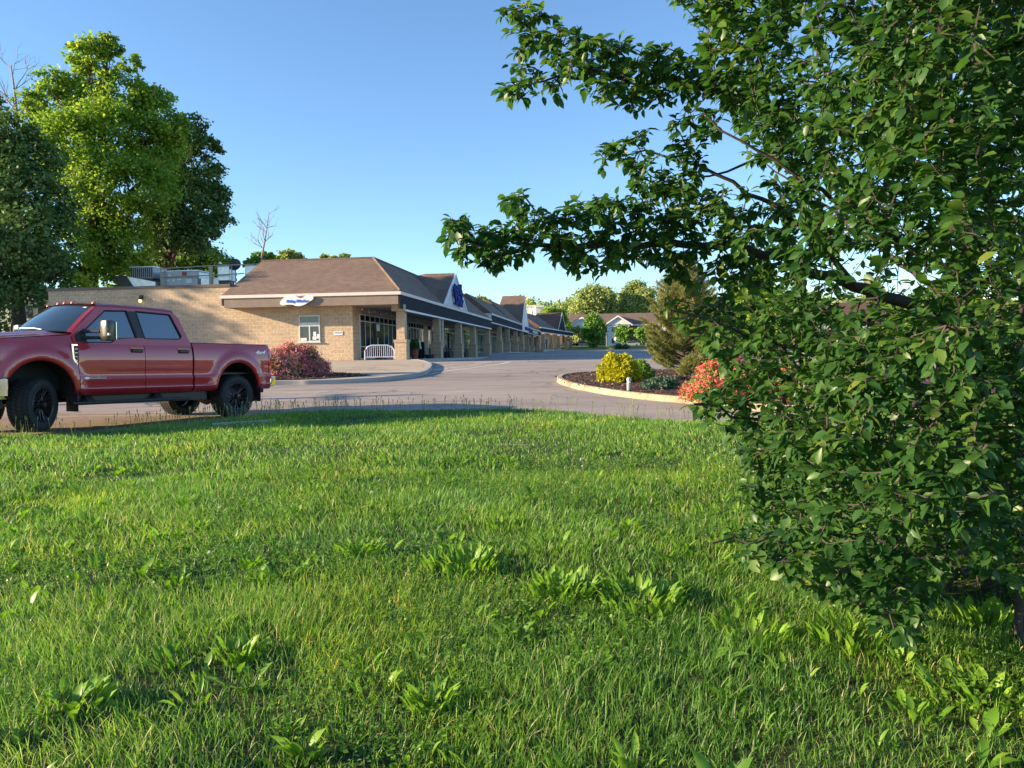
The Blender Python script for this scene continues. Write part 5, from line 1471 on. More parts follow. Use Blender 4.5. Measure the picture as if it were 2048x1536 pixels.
def bare_tree(label, pts, Y, r0, seed, n=26, name='bare_tree', spread=24):
    """leafless tree from a trunk drawn in pixels; twigs fork procedurally in real space"""
    rng = random.Random(seed); P_ = [at(x, y, Y) for x, y in pts]
    e = empty(name, P_[0], label, 'tree'); m = MB()
    m.tube(P_, [r0*(1-.8*i/(len(P_)-1)) for i in range(len(P_))], 6)
    def fork(p, d, L, r, dep):
        pts_ = [p]
        for k in range(3):
            d = (d+Vector((rng.uniform(-1, 1), rng.uniform(-1, 1), rng.uniform(-.5, .8)))*.22).normalized(); pts_.append(pts_[-1]+d*L/3)
        m.tube(pts_, [r, r*.8, r*.6, r*.35], 4, cap=False)
        if dep:
            for k in range(3):
                nd = (d+Vector((rng.uniform(-1, 1), rng.uniform(-1, 1), rng.uniform(-.4, .9)))*.8).normalized()
                fork(pts_[rng.randint(1, 3)], nd, L*.62, r*.55, dep-1)
    H = (P_[-1]-P_[0]).length
    for i in range(n):
        t = .3+.7*rng.random(); k = t*(len(P_)-1); a = int(min(k, len(P_)-2)); p = P_[a].lerp(P_[a+1], k-a)
        az = rng.uniform(0, 6.28)
        fork(p, Vector((math.cos(az), math.sin(az)*.6, rng.uniform(.3, 1.1))).normalized(), H*.26*(1.15-t*.6), r0*.42*(1.1-t*.7), 2)
    m.build('trunk', M_['bark_pale'], e)
bare_tree('leafless pale tree standing above the shingled roof', [(520, 540), (524, 510), (530, 480), (534, 455), (538, 425)], 80, .13, 4, 12)
bare_tree('leafless grey treetop above the dark tree at the left edge', [(50, 420), (42, 330), (36, 250), (30, 190), (22, 130)], 66, .22, 9, 14)
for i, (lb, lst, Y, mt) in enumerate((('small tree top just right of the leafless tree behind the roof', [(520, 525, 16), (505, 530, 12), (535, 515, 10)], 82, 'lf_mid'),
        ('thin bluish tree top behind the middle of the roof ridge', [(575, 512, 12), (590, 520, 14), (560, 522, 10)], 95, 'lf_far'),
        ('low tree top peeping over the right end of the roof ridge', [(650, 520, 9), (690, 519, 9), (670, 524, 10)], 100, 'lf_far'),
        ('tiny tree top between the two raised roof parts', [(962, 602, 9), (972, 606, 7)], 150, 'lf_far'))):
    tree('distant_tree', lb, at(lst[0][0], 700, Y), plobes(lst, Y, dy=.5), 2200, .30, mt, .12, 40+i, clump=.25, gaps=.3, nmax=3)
# cream building behind the shaded tree
cb = empty('cream_building', at(50, 690, 70), 'pale cream building half hidden behind the dark left tree', 'building')
a = at(8, 690, 70); b = at(130, 690, 70); zt = at(60, 600, 70).z
MB().box(a.x-12, b.x, 70, 82, -1, zt).build('wall', M_['cream'], cb)
MB().box(a.x-12.3, b.x+.3, 69.7, 82.3, zt, zt+.25).build('coping', M_['trimw'], cb)
m = MB()
for k in range(4): m = MB().box(a.x+.6+k*1.3, a.x+1.4+k*1.3, 69.93, 69.99, zt-1.6, zt-.5); m.build('window', M_['glass'], cb)

# leafy row left of the view that shades the lawn, and one group that shades the block wall
def shade_tree(x, y, H, R, z0, seed, n=3800, size=.40, low=.1):
    rng = random.Random(seed); lobes = []
    for k in range(16):
        t = low+(1-low)*k/15; rr = R*math.sin(math.pi*min(.97, max(.12, .12+.80*t)))**.7; a = k*2.4+rng.random()
        lobes.append((x+math.cos(a)*rr*.55, y+math.sin(a)*rr*.55, z0+H*t*.93, max(1.0, rr*.62)))
    return lobes
e = empty('shadow_pole', (-30, 16.9, -1.3), 'unseen wooden pole left of the drive, added to cast a shadow stripe', 'utility pole')
MB().tube([(-30, 16.9, -1.4), (-30, 16.9, 6.4)], [.24, .14], 10).build('pole', M_['bark'], e)  # out of view, added so its shadow falls as a stripe across the drive
MB().box(-30.1, -29.9, 16.0, 17.8, 5.7, 5.85).build('crossarm', M_['bark'], e)
for x, y, H, R, z0, sdd in [(-47, 44.0, 13.5, 4.2, -.6, 71), (-46, 40.7, 13.5, 2.5, -.6, 74), (-49, 52, 15, 4.6, -.5, 72), (-44, 60, 15, 4.5, -.4, 73)]:
    tree('verge_tree', 'tall leafy tree in the group left of the block wall', (x, y, z0), shade_tree(x, y, H, R, z0, sdd), 14000, .28, 'lf_dark', .3, sdd, group='tall trees left of the block wall', clump=.26, gaps=.25, nmax=6)

# ------------------------------------------------------------------ far right: ridge wood, apartments, lawn trees, cars
rng_ = random.Random(77); lobes = []
def ridge_y(px): return float(np.interp(px, [1040, 1080, 1110, 1150, 1180, 1215, 1260, 1320, 1420, 1600, 1800, 2300], [600, 596, 604, 600, 590, 585, 582, 585, 590, 586, 590, 600]))
for k in range(260):
    px = rng_.uniform(1000, 2400); Y = rng_.uniform(235, 300); top = ridge_y(px)+rng_.uniform(0, 40)
    p = at(px, top+12, Y); lobes.append((p.x, p.y, p.z, rng_.uniform(2.5, 4.6)))
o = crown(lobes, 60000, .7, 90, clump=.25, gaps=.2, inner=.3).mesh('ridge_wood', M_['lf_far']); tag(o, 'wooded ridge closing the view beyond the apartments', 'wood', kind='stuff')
# dark backing hill so the wood is not see-through
sheet('wooded_hill', [-20, 0, 60, 140, 260, 420], [238, 262, 300, 420], lambda x, y: {238: 2, 262: 11, 300: 17, 420: 24}[int(y)], M_['soil'], kind='structure')
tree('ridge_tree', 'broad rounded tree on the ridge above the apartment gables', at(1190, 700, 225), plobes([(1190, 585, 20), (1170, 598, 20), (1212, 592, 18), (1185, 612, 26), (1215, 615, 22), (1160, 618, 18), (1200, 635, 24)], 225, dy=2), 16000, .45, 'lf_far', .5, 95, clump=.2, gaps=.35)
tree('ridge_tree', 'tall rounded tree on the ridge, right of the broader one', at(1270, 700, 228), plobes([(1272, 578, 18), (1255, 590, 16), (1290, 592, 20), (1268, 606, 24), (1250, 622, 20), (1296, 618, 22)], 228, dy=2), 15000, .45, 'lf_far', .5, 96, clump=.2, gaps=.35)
tree('yellow_tree', 'bright yellow green bushy tree between the shop wing and apartments', at(1105, 700, 180), plobes([(1100, 628, 12), (1116, 630, 12), (1092, 636, 9), (1124, 642, 10), (1132, 655, 9)], 180, dy=1), 3500, .55, 'lf_yel', .25, 97, clump=.25, gaps=.3, nmax=4)
# apartment house
ap = empty('apartment_house', at(1215, 692, 200), 'long two storey apartment house with white gables and brown roof', 'building')
YA = 200
def ax(px): return at(px, 660, YA).x
ze, zr, zb = at(1200, 650, YA).z, at(1200, 627.5, YA+7).z, at(1200, 695, YA).z
x0, x1 = ax(1118), ax(1420)
MB().box(x0, x1, YA, YA+14, zb-2, ze).build('wall', M_['brick'], ap)
MB().prism([(x0-.5, YA-.6, ze-.1), (x0-.5, YA+7, zr), (x0-.5, YA+14.6, ze-.1)], (x1-x0+1, 0, 0)).build('roof', M_['shingle'], ap)
MB().box(x0-.5, x1+.5, YA-.72, YA-.6, ze-.35, ze-.05).build('gutter', M_['trimw'], ap)
for p0, p1, pk in ((1139, 1192, 632.5), (1210, 1263, 631), (1318, 1372, 631)):
    a, b = ax(p0), ax(p1); zp = at(1200, pk, YA-1.5).z
    MB().box(a+.6, b-.6, YA-1.5, YA-.01, zb-2, ze).build('bay_wall', M_['siding'], ap)
    MB().prism([(a+.3, YA-1.7, ze+.0), ((a+b)/2, YA-1.7, zp-.5), (b-.3, YA-1.7, ze)], (0, .3, 0)).build('gable_wall', M_['siding'], ap)
    m = MB()
    m.prism([(a-.2, YA-2.1, ze-.15), ((a+b)/2, YA-2.1, zp-.15), ((a+b)/2, YA-2.1, zp+.15), (a-.2, YA-2.1, ze+.15)], (0, 8.5, 0))
    m.prism([(b+.2, YA-2.1, ze-.15), ((a+b)/2, YA-2.1, zp-.15), ((a+b)/2, YA-2.1, zp+.15), (b+.2, YA-2.1, ze+.15)], (0, 8.5, 0))
    m.build('gable_roof', M_['shingle'], ap)
    m = MB()
    for s0, s1 in (((a-.2, ze-.15), ((a+b)/2, zp-.15)), ((b+.2, ze-.15), ((a+b)/2, zp-.15))):
        m.prism([(s0[0], YA-2.16, s0[1]-.22), (s1[0], YA-2.16, s1[1]-.3), (s1[0], YA-2.16, s1[1]+.12), (s0[0], YA-2.16, s0[1]+.12)], (0, .05, 0))
    m.build('gable_trim', M_['trimw'], ap)
    for zz in (zb+.9, zb+3.9):
        for t in (.24, .62):
            cx = a+(b-a)*t
            w_ = MB().box(cx, cx+1.2, YA-1.58, YA-1.5, zz, zz+1.5).build('window', M_['trimw'], ap)
            MB().box(cx+.12, cx+1.08, YA-1.62, YA-1.585, zz+.12, zz+1.38).build('pane', M_['glass'], w_)
for px in (1200, 1274, 1290, 1302):
    for zz in (zb+.9, zb+3.9):
        cx = ax(px); w_ = MB().box(cx, cx+1.1, YA-.08, YA, zz, zz+1.5).build('window', M_['trimw'], ap)
        MB().box(cx+.12, cx+.98, YA-.12, YA-.085, zz+.12, zz+1.38).build('pane', M_['glass'], w_)
ap.matrix_world = Matrix.Translation(ap.location) @ Matrix.Rotation(math.radians(-9), 4, 'Z')
# lawn beyond the lot with its kerb
m = MB().grid([[(-20, 156, terrain(156)+.02), (-20, 160, 1.02), (-20, 172, 1.7), (-20, 190, 1.9)], [(120, 156, terrain(156)+.02), (120, 160, 1.02), (120, 172, 1.7), (120, 190, 1.9)]])
m.build('far_grass', M_['farlawn'], kind='structure')
MB().box(-20, 120, 155.6, 156, .5, terrain(156)+.14).build('far_kerb', M_['kerb'], kind='structure')
def small_tree(label, px, pyb, Y, lst, n, sz, mt, seed, r0=.14, name='lawn_tree', **k):
    b = at(px, pyb, Y); return tree(name, label, b, plobes(lst, Y, dy=.6), n, sz, mt, r0, seed, nmax=5, clump=.24, gaps=.3, **k)
small_tree('slender yellow green tree on the far lawn in front of the left apartment gable', 1187, 694, 164, [(1187, 640, 12), (1180, 652, 12), (1196, 654, 13), (1186, 668, 16), (1178, 672, 9), (1199, 674, 10), (1187, 682, 10)], 3800, .42, 'lf_mid', 101)
small_tree('small airy tree in front of the right apartment gable', 1246, 692, 178, [(1246, 656, 9), (1238, 664, 9), (1254, 664, 9), (1246, 674, 12)], 2200, .4, 'lf_mid', 102)
small_tree('low grey green tree beside the end of the shop wing', 1156, 690, 180, [(1152, 664, 9), (1162, 664, 9), (1155, 675, 9), (1168, 674, 7)], 2000, .4, 'lf_far', 103)
small_tree('small round tree left of the pine on the far lawn', 1284, 692, 176, [(1280, 664, 9), (1292, 660, 9), (1286, 674, 10)], 1900, .4, 'lf_mid', 104)
for px, lb in ((1237, 'small dark round shrub on the far lot edge'), (1251, 'second small shrub on the far lot edge, browner')):
    p = at(px, 697, 154); tree('lot_shrub', lb, p, [(p.x, p.y, p.z+.35, .55), (p.x+.5, p.y, p.z+.3, .4)], 500, .2, 'lf_dark', .04, px, cat='shrub', clump=.3, gaps=.1, nmax=2)
# parked cars far away
def far_car(px, Y, col, label, L=4.4, face=1):
    b = at(px, 690, Y); z0 = 1.45
    e = empty('parked_car', (b.x, Y, z0), label, 'car')
    prof_ = [(-2.2, .35), (-2.2, .75), (-2.0, .88), (-1.1, .98), (-.5, 1.42), (.8, 1.45), (1.5, 1.05), (2.1, .98), (2.2, .7), (2.2, .35)]
    m = MB().prism([(b.x+face*x_, Y, z0+z_) for x_, z_ in prof_], (0, 1.75, 0)); m.build('body', car_paint('car_'+str(px), col, .3), e, bevel=.05)
    g = [(-1.0, .98), (-.47, 1.37), (.75, 1.39), (1.35, 1.02)]
    MB().prism([(b.x+face*x_, Y-.012, z0+z_) for x_, z_ in g], (0, .01, 0)).build('side_window', M_['glass'], e)
    for x_ in (-1.4, 1.35): MB().lathe([(0, -.02), (.2, -.03), (.33, -.01), (.34, .2)], 16, 0, Matrix.Translation((b.x+x_, Y, z0+.33)), 'Y').build('wheel', M_['tyre'], e)
far_car(1162, 176, (.04, .08, .16), 'dark blue car parked beyond the shop wing')
far_car(1138, 176, (.03, .03, .04), 'near black car glimpsed between the last two pillars')
far_car(1150, 180, (.5, .52, .55), 'silver car between the dark blue and black ones', face=-1)
far_car(1262, 186, (.55, .55, .55), 'white car parked in front of the right apartment gable')
# lamps
def lamp_post(label, px, Y, ztop, r=.07, globe=False):
    b = at(px, 700, Y); z0 = terrain(Y); e = empty('street_lamp', (b.x, Y, z0), label, 'street lamp')
    MB().tube([(b.x, Y, z0), (b.x, Y, ztop)], [r*1.3, r*.8], 8).build('pole', M_['metal'], e)
    MB().lathe([(r*3, 0), (r*3, .5), (0, .5)], 12, 0, Matrix.Translation((b.x, Y, z0))).build('base', M_['kerbgrey'], e)
    if globe: MB().lathe([(.02, -.45), (.33, -.3), (.45, 0), (.33, .3), (.02, .45)], 14, 0, Matrix.Translation((b.x, Y, ztop+.3))).build('globe', M_['signw'], e, smooth=60)
    else: MB().box(b.x-.6, b.x+.6, Y-.15, Y+.15, ztop, ztop+.16).build('lamp_head', M_['black'], e, bevel=.02)
lamp_post('tall grey lot lamp seen through the leaves of the big bush', 1444, 62, at(1444, 470, 62).z, .085)
lamp_post('thin dark lamp pole before the apartment gables', 1213, 172, at(1213, 664, 172).z, .08)
lamp_post('short post with a white globe in front of the apartments', 1232, 170, at(1232, 681, 170).z, .06, True)
# things glimpsed behind the big bush
tree('sunlit_tree', 'golden lit tree seen through the big bush beside the pine', at(1520, 700, 52), plobes([(1520, 560, 26), (1500, 600, 40), (1540, 610, 40), (1495, 650, 40), (1550, 655, 36), (1525, 690, 30)], 52, dy=1), 7000, .24, 'lf_yel', .22, 111, clump=.2, gaps=.35)
tree('sunlit_tree', 'green roadside tree far right behind the big bush', at(1860, 700, 60), plobes([(1860, 610, 40), (1830, 650, 50), (1900, 650, 50), (1860, 690, 40)], 60, dy=1), 5000, .3, 'lf_mid', .22, 112, clump=.2, gaps=.35)
rb_ = empty('brick_house', at(1760, 700, 95), 'brick house with white trim glimpsed through the big bush', 'house')
a, b = at(1600, 700, 95), at(1960, 700, 95); zt = at(1700, 652, 95).z
MB().box(a.x, b.x, 95, 105, -1, zt).build('wall', M_['brick'], rb_)
MB().prism([(a.x-.5, 94.4, zt), (a.x-.5, 100, zt+3.2), (a.x-.5, 105.6, zt)], (b.x-a.x+1, 0, 0)).build('roof', M_['shingle_red'], rb_)
MB().box(a.x-.5, b.x+.5, 94.2, 94.4, zt-.4, zt).build('gutter', M_['trimw'], rb_)
for k in range(7):
    w_ = MB().box(a.x+1.5+k*3, a.x+2.8+k*3, 94.9, 95, .9, 2.5).build('window', M_['trimw'], rb_)
    MB().box(a.x+1.65+k*3, a.x+2.65+k*3, 94.85, 94.895, 1.05, 2.35).build('pane', M_['glass'], w_)

# ------------------------------------------------------------------ island planting
def bush(name, label, base, rx, ry, h, n, size, mat, seed, flowers=None, nf=0, fsize=.04, cat='shrub', lump=.15, tmpl=DIAM, zmin=.02):
    rng = np.random.default_rng(seed); e = empty(name, base, label, cat); b = np.array(base)
    def pts(k, r0=.55, r1=1.02):
        d = rand_dirs(k*2, rng, .4); d = d[d[:, 2] > -.05][:k]; k = len(d)
        r = r0+(r1-r0)*rng.random(k)**.5
        nz = 1+lump*2*(vnoise(d*1.0+5, 2.6, seed)-.5)+lump*(vnoise(d+9, 6, seed)-.5)
        p = d*np.array([rx, ry, h])*(r*nz)[:, None]; p[:, 2] = np.maximum(p[:, 2], zmin)
        return b+p, d
    p, d = pts(n); k = len(p)
    bag = Bag(); dirs = norm(d*.8+rng.normal(0, .6, d.shape)+np.array([0, 0, .3])); ups = norm(d*.6+np.array([0, 0, .5])+rng.normal(0, .5, d.shape))
    bag.add(*place(tmpl[0], tmpl[1], p, frames(dirs, ups, rng), size*(.6+.8*rng.random(k)), rng=rng)); bag.mesh('foliage', M_[mat], e)
    m = MB(); rr = random.Random(seed)
    for _ in range(7):
        a = rr.uniform(0, 6.28); t = Vector((math.cos(a)*rx*.7, math.sin(a)*ry*.7, h*.65)); m.tube([Vector(base)-Vector((0, 0, .03)), Vector(base)+t*.5+Vector((0, 0, .05)), Vector(base)+t], [.02, .014, .006], 5)
    m.build('stems', M_['bark'], e)
    if flowers:
        c, dc = pts(nf//7, .93, 1.06); k = 7
        pp = np.repeat(c, k, 0)+rng.normal(0, fsize*.9, (len(c)*k, 3)); dd = np.repeat(dc, k, 0)
        bag = Bag(); dirs = rand_dirs(len(pp), rng); ups = norm(dd+rng.normal(0, .35, dd.shape))
        bag.add(*place(DIAM[0], DIAM[1], pp, frames(dirs, ups, rng), fsize*(.7+.8*rng.random(len(pp))), rnd=np.clip(np.repeat(rng.random(len(c)), k)*.7+.3*rng.random(len(pp)), 0, 1), rng=rng))
        bag.mesh('blossom', M_[flowers], e)
    return e
def on_bed(px, py, off=.13): p = at_terrain(px, py, off); return (p.x, p.y, p.z)
bush('rose_bush', 'pink flowering bush on mulch behind the truck tailgate, the taller one', on_bed(590, 752), .95, .7, 1.18, 5200, .07, 'lf_bush', 201, 'fl_pink', 8200, .048, lump=.28)
bush('rose_bush', 'low pink flowering bush at the right foot of the taller pink one', on_bed(634, 751), .42, .4, .58, 1600, .06, 'lf_bush', 202, 'fl_pink', 2500, .048, lump=.25)
bush('rose_bush', 'pink flowering bush hidden mostly behind the truck tailgate', on_bed(553, 757), .7, .5, .85, 2600, .07, 'lf_bush', 203, 'fl_pink', 4200, .048, lump=.25)
bush('golden_shrub', 'round golden yellow leaved shrub on the right island', on_bed(1239, 762), .62, .55, .76, 6500, .075, 'lf_spirea', 204, lump=.22)
bush('golden_shrub', 'smaller greener shrub tucked right behind the golden round one', on_bed(1283, 757), .38, .36, .55, 2200, .06, 'lf_mid', 205, lump=.2)
bush('golden_seedling', 'tiny golden tuft at the right foot of the golden shrub', on_bed(1277, 763), .16, .14, .16, 260, .05, 'lf_spirea', 206)
bush('juniper', 'low spreading blue green juniper beside the small bollard', on_bed(1324, 776), .46, .4, .26, 3600, .06, 'lf_juniper', 207, lump=.3)
bush('azalea', 'coral red flowering bush half hidden by the big dark bush', on_bed(1452, 800), .85, .7, .92, 4200, .06, 'lf_mid', 208, 'fl_coral', 5200, .042, lump=.3)
bush('azalea', 'low coral flowering bush left of the bigger coral one', on_bed(1392, 792), .36, .35, .36, 1200, .05, 'lf_mid', 209, 'fl_coral', 1100, .035, lump=.3)
bush('azalea', 'coral flowering bush behind the leaves right of the biggest coral bush', on_bed(1560, 800), .7, .6, .7, 2500, .06, 'lf_mid', 210, 'fl_coral', 4200, .042, lump=.3)
# bollard light
p = Vector(on_bed(1258, 780)); e = empty('bollard_light', p, 'short grey bollard light with glass band at the island kerb', 'bollard light')
Mx = Matrix.Translation(p)
MB().lathe([(0, -.05), (.062, -.05), (.062, .19), (0, .19)], 18, 0, Mx).build('post', M_['metal'], e, smooth=30)
MB().lathe([(.052, .19), (.052, .245), (0, .245)], 18, 0, Mx).build('lens', M_['signw'], e, smooth=30)
MB().lathe([(0, .245), (.066, .245), (.066, .29), (.055, .325), (.03, .342), (0, .345)], 18, 0, Mx).build('cap', M_['metal'], e, smooth=40)
rg = np.random.default_rng(909)
def chips(polyxy, n, zf):
    q = np.array(polyxy); x = rg.uniform(q[:, 0].min(), q[:, 0].max(), n); y = rg.uniform(q[:, 1].min(), q[:, 1].max(), n)
    k = inside_xy(x, y, q); x, y = x[k], y[k]; m = len(x)
    pos = np.stack([x, y, np.array([zf(b) for b in y])+rg.uniform(.0, .03, m)], -1)
    return place(QUAD2[0], QUAD2[1], pos, frames(rand_dirs(m, rg)*np.array([1, 1, .35]), rand_dirs(m, rg, 1.2), rg), rg.uniform(.03, .10, m), rg.uniform(.015, .05, m), rng=rg)
def inside_xy(px, py, poly):
    c = np.zeros(len(px), bool); n = len(poly)
    for i in range(n):
        x1, y1 = poly[i]; x2, y2 = poly[(i+1) % n]
        k = ((y1 > py) != (y2 > py)) & (px < (x2-x1)*(py-y1)/((y2-y1) if y2 != y1 else 1e-9)+x1); c ^= k
    return c
M_['chip'] = mat_leaf('bark_chips', [(0, (.03, .018, .014)), (.5, (.09, .055, .04)), (.9, (.22, .14, .10)), (1, (.38, .28, .2))], .0, .9)
bag = Bag(); bag.add(*chips([p for p in ri], 26000, lambda y: terrain(y)+.115))
bag.add(*chips([tuple(at_terrain(a_, b_, .15).xy) for a_, b_ in ((470, 761), (557, 760), (640, 757.5), (735, 751), (700, 747.5), (610, 742), (470, 739))], 9000, lambda y: apron_z(0, y)+.02))
tag(bag.mesh('bark_chips', M_['chip'], smooth=False), 'loose brown bark chips covering the planting beds', 'mulch', kind='stuff')
MB().box(.02, .12, 10.98, 11.08, .5, 2.5, 0, MF).build('downspout', M_['galv'], bld)
# pot plant
bush('pot_plant', 'leafy plant growing in the terracotta pot', (POTP.x, POTP.y, POTP.z+.62), .34, .34, .6, 900, .12, 'lf_dark', 220, cat='plant')

# pine on the island
def pine(label, base, H, R, seed, nb=120, lean=(0, 0)):
    rng = random.Random(seed); nr = np.random.default_rng(seed); e = empty('pine_tree', base, label, 'pine tree'); b = Vector(base)
    m = MB(); m.tube([b-Vector((0, 0, .1)), b+Vector((.03, 0, H*.5)), b+Vector((lean[0], lean[1], H*.97))], [.09, .06, .01], 8)
    P_, D_, S_ = [], [], []
    for i in range(nb):
        t = (i+.5)/nb; z = .12+t**1.05*(H-.25); rad = R*(1-t)**.75*rng.uniform(.72, 1.12)*(.75 if t < .04 else 1)+.10; az = i*2.399+rng.uniform(-.4, .4)
        p0 = b+Vector((lean[0]*t, lean[1]*t, z)); d = Vector((math.cos(az), math.sin(az), .18+.5*t))
        tip = p0+d*rad+Vector((0, 0, .22*rad)); mid = p0.lerp(tip, .55)-Vector((0, 0, .06*rad))
        m.tube([p0, mid, tip], [.022*(1-t)+.008, .012, .006], 5)
        steps = max(3, int(rad/.09))
        for k in range(steps):
            s = .25+.75*(k+1)/steps; q = p0.lerp(mid, s/.55) if s < .55 else mid.lerp(tip, (s-.55)/.45)
            for side in range(3):
                if s < .95:
                    a2 = az+rng.choice((-1, 1))*rng.uniform(.3, 1.2); dd = Vector((math.cos(a2), math.sin(a2), rng.uniform(.1, .9))).normalized(); L = rng.uniform(.08, .22)*(1.3-s*.5)
                    q2 = q+dd*L
                else: dd = (tip-mid).normalized(); q2 = q; L = .1
                P_.append(q2); D_.append((dd+Vector((0, 0, .5))).normalized()); S_.append(s)
    m.build('trunk', M_['bark'], e, smooth=50)
    P_ = np.array(P_); D_ = np.array(D_); S_ = np.array(S_); k = 22; n = len(P_)
    off = nr.random((n, k, 1))*.16; pos = (P_[:, None]-D_[:, None]*off).reshape(-1, 3)
    d = norm(np.repeat(D_, k, 0)*1.1+nr.normal(0, .55, (n*k, 3))); up = nr.normal(0, 1, d.shape)
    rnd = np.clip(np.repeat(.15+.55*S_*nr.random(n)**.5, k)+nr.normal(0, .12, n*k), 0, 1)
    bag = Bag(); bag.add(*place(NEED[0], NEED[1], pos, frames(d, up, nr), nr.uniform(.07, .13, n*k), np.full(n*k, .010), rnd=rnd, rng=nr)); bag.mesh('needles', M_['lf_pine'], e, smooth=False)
    return e
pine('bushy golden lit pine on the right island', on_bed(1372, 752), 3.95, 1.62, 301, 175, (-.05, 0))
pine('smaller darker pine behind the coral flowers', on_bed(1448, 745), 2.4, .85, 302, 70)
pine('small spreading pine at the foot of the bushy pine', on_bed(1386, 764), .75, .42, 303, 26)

# ------------------------------------------------------------------ big dark bush / pear tree on the right
SIL = [(1350, -60), (1352, 8), (1395, 30), (1420, 70), (1360, 95), (1300, 90), (1230, 78), (1160, 62), (1100, 28), (1050, 0), (1005, 8), (1008, 60), (1060, 85), (1000, 110), (995, 130), (1070, 150),
       (1005, 165), (1012, 205), (1060, 190), (1140, 190), (1215, 200), (1262, 222), (1330, 215), (1345, 250), (1280, 258), (1198, 300), (1195, 335), (1250, 335), (1268, 392), (1180, 392), (1130, 410), (1060, 430), (1042, 382), (1000, 395), (1040, 450), (960, 440),
       (905, 425), (886, 470), (915, 520), (980, 540), (1060, 515), (1100, 520), (1180, 555), (1300, 520), (1335, 545), (1310, 600), (1340, 640), (1395, 655), (1400, 700), (1440, 730), (1440, 770), (1385, 795), (1400, 840), (1460, 860), (1470, 900), (1500, 930), (1480, 1000),
       (1530, 1040), (1415, 1080), (1425, 1115), (1540, 1130), (1620, 1180), (1700, 1210), (1810, 1290), (1850, 1250), (1880, 1150), (1905, 1080), (1945, 1090), (1950, 1130), (2060, 1180), (2300, 1180), (2500, 800), (2500, -500), (1300, -500)]
SILn = np.array(SIL, float)
def inside(px, py, poly=SILn):
    c = np.zeros(len(px), bool); n = len(poly)
    for i in range(n):
        x1, y1 = poly[i]; x2, y2 = poly[(i+1) % n]
        k = ((y1 > py) != (y2 > py)) & (px < (x2-x1)*(py-y1)/((y2-y1) if y2 != y1 else 1e-9)+x1); c ^= k
    return c
def at_np(px, py, d):
    X = px-1024; Y = py-768; c, s = math.cos(ROLL), math.sin(ROLL); X, Y = c*X-s*Y, s*X+c*Y
    cp, sp = math.cos(PITCH), math.sin(PITCH); u = -Y/FPX; y = cp+u*sp; k = d/y
    return np.stack([X/FPX*k, d, (-sp+u*cp)*k], -1)
rg = np.random.default_rng(404)
def poly3(pts, step=.10):
    P_ = [at(x, y, d) for x, y, d in pts]; out = []
    for a, b in zip(P_[:-1], P_[1:]):
        n = max(1, int((b-a).length/step))
        for k in range(n): out.append(a.lerp(b, k/n))
    out.append(P_[-1]); return out
limbs = [ # pixel x, y, distance ; start radius
 ([(1985, 1215, 4.55), (1975, 1000, 4.6), (1950, 800, 4.6), (1940, 600, 4.6), (1925, 400, 4.6), (1900, 200, 4.7), (1880, 0, 4.8), (1900, -300, 5.0)], .075),
 ([(2030, 1215, 4.5), (2040, 900, 4.6), (2080, 600, 4.7), (2100, 200, 4.9), (2120, -250, 5.2)], .06),
 ([(2000, 1210, 4.8), (2020, 1000, 5.2), (2060, 700, 5.6), (2100, 300, 5.9)], .05),
 ([(1940, 640, 4.6), (1760, 590, 4.4), (1560, 512, 4.25), (1330, 490, 4.1), (1120, 490, 4.0), (990, 512, 3.95), (905, 440, 3.9)], .040),
 ([(1925, 380, 4.6), (1700, 262, 4.5), (1500, 195, 4.4), (1330, 160, 4.3), (1200, 150, 4.2), (1100, 100, 4.2), (1015, 25, 4.1)], .036),
 ([(1230, 152, 4.2), (1120, 150, 4.15), (1010, 180, 4.1)], .012),
 ([(1900, 200, 4.7), (1790, 130, 4.6), (1640, 50, 4.5), (1540, -60, 4.5)], .035),
 ([(1940, 560, 4.6), (1790, 480, 3.9), (1590, 350, 3.4), (1480, 280, 3.4), (1400, 228, 3.45)], .024),
 ([(1700, 560, 4.4), (1560, 420, 4.3), (1400, 330, 4.3), (1290, 300, 4.3), (1205, 322, 4.3)], .020),
 ([(1330, 490, 4.1), (1260, 400, 4.05), (1230, 400, 4.0)], .010),
 ([(1110, 490, 4.0), (1075, 440, 4.0), (1045, 388, 4.0)], .009),
 ([(1700, 262, 4.5), (1480, 330, 4.4), (1300, 380, 4.3)], .014),
 ([(1975, 1000, 4.6), (1850, 900, 4.2), (1650, 860, 3.9), (1500, 835, 3.7), (1395, 808, 3.65)], .026),
 ([(1985, 1120, 4.5), (1800, 1080, 4.0), (1600, 1060, 3.6), (1425, 1095, 3.4)], .020),
 ([(1985, 1150, 4.5), (1850, 1130, 3.8), (1760, 1180, 3.3), (1790, 1260, 3.0)], .014),
 ([(1950, 800, 4.6), (1780, 760, 4.2), (1600, 700, 4.0), (1420, 640, 3.9), (1345, 620, 3.9)], .022),
 ([(1950, 800, 4.6), (1960, 740, 3.8), (1930, 700, 3.1), (1900, 640, 2.7)], .022),
 ([(2030, 1000, 4.5), (2040, 950, 3.6), (2010, 880, 2.9), (1960, 900, 2.6)], .018),
 ([(1940, 500, 4.6), (1900, 350, 3.9), (1800, 200, 3.4), (1700, 120, 3.2)], .022),
 ([(1950, 700, 4.6), (1900, 600, 5.2), (1700, 450, 5.9), (1500, 300, 6.3)], .026),
 ([(1950, 850, 4.6), (1850, 800, 5.3), (1650, 760, 5.9)], .02),
 ([(1900, 100, 4.7), (1980, -100, 4.2), (1900, -250, 3.8)], .03)]
nodes = []; rads = []; wood = MB()
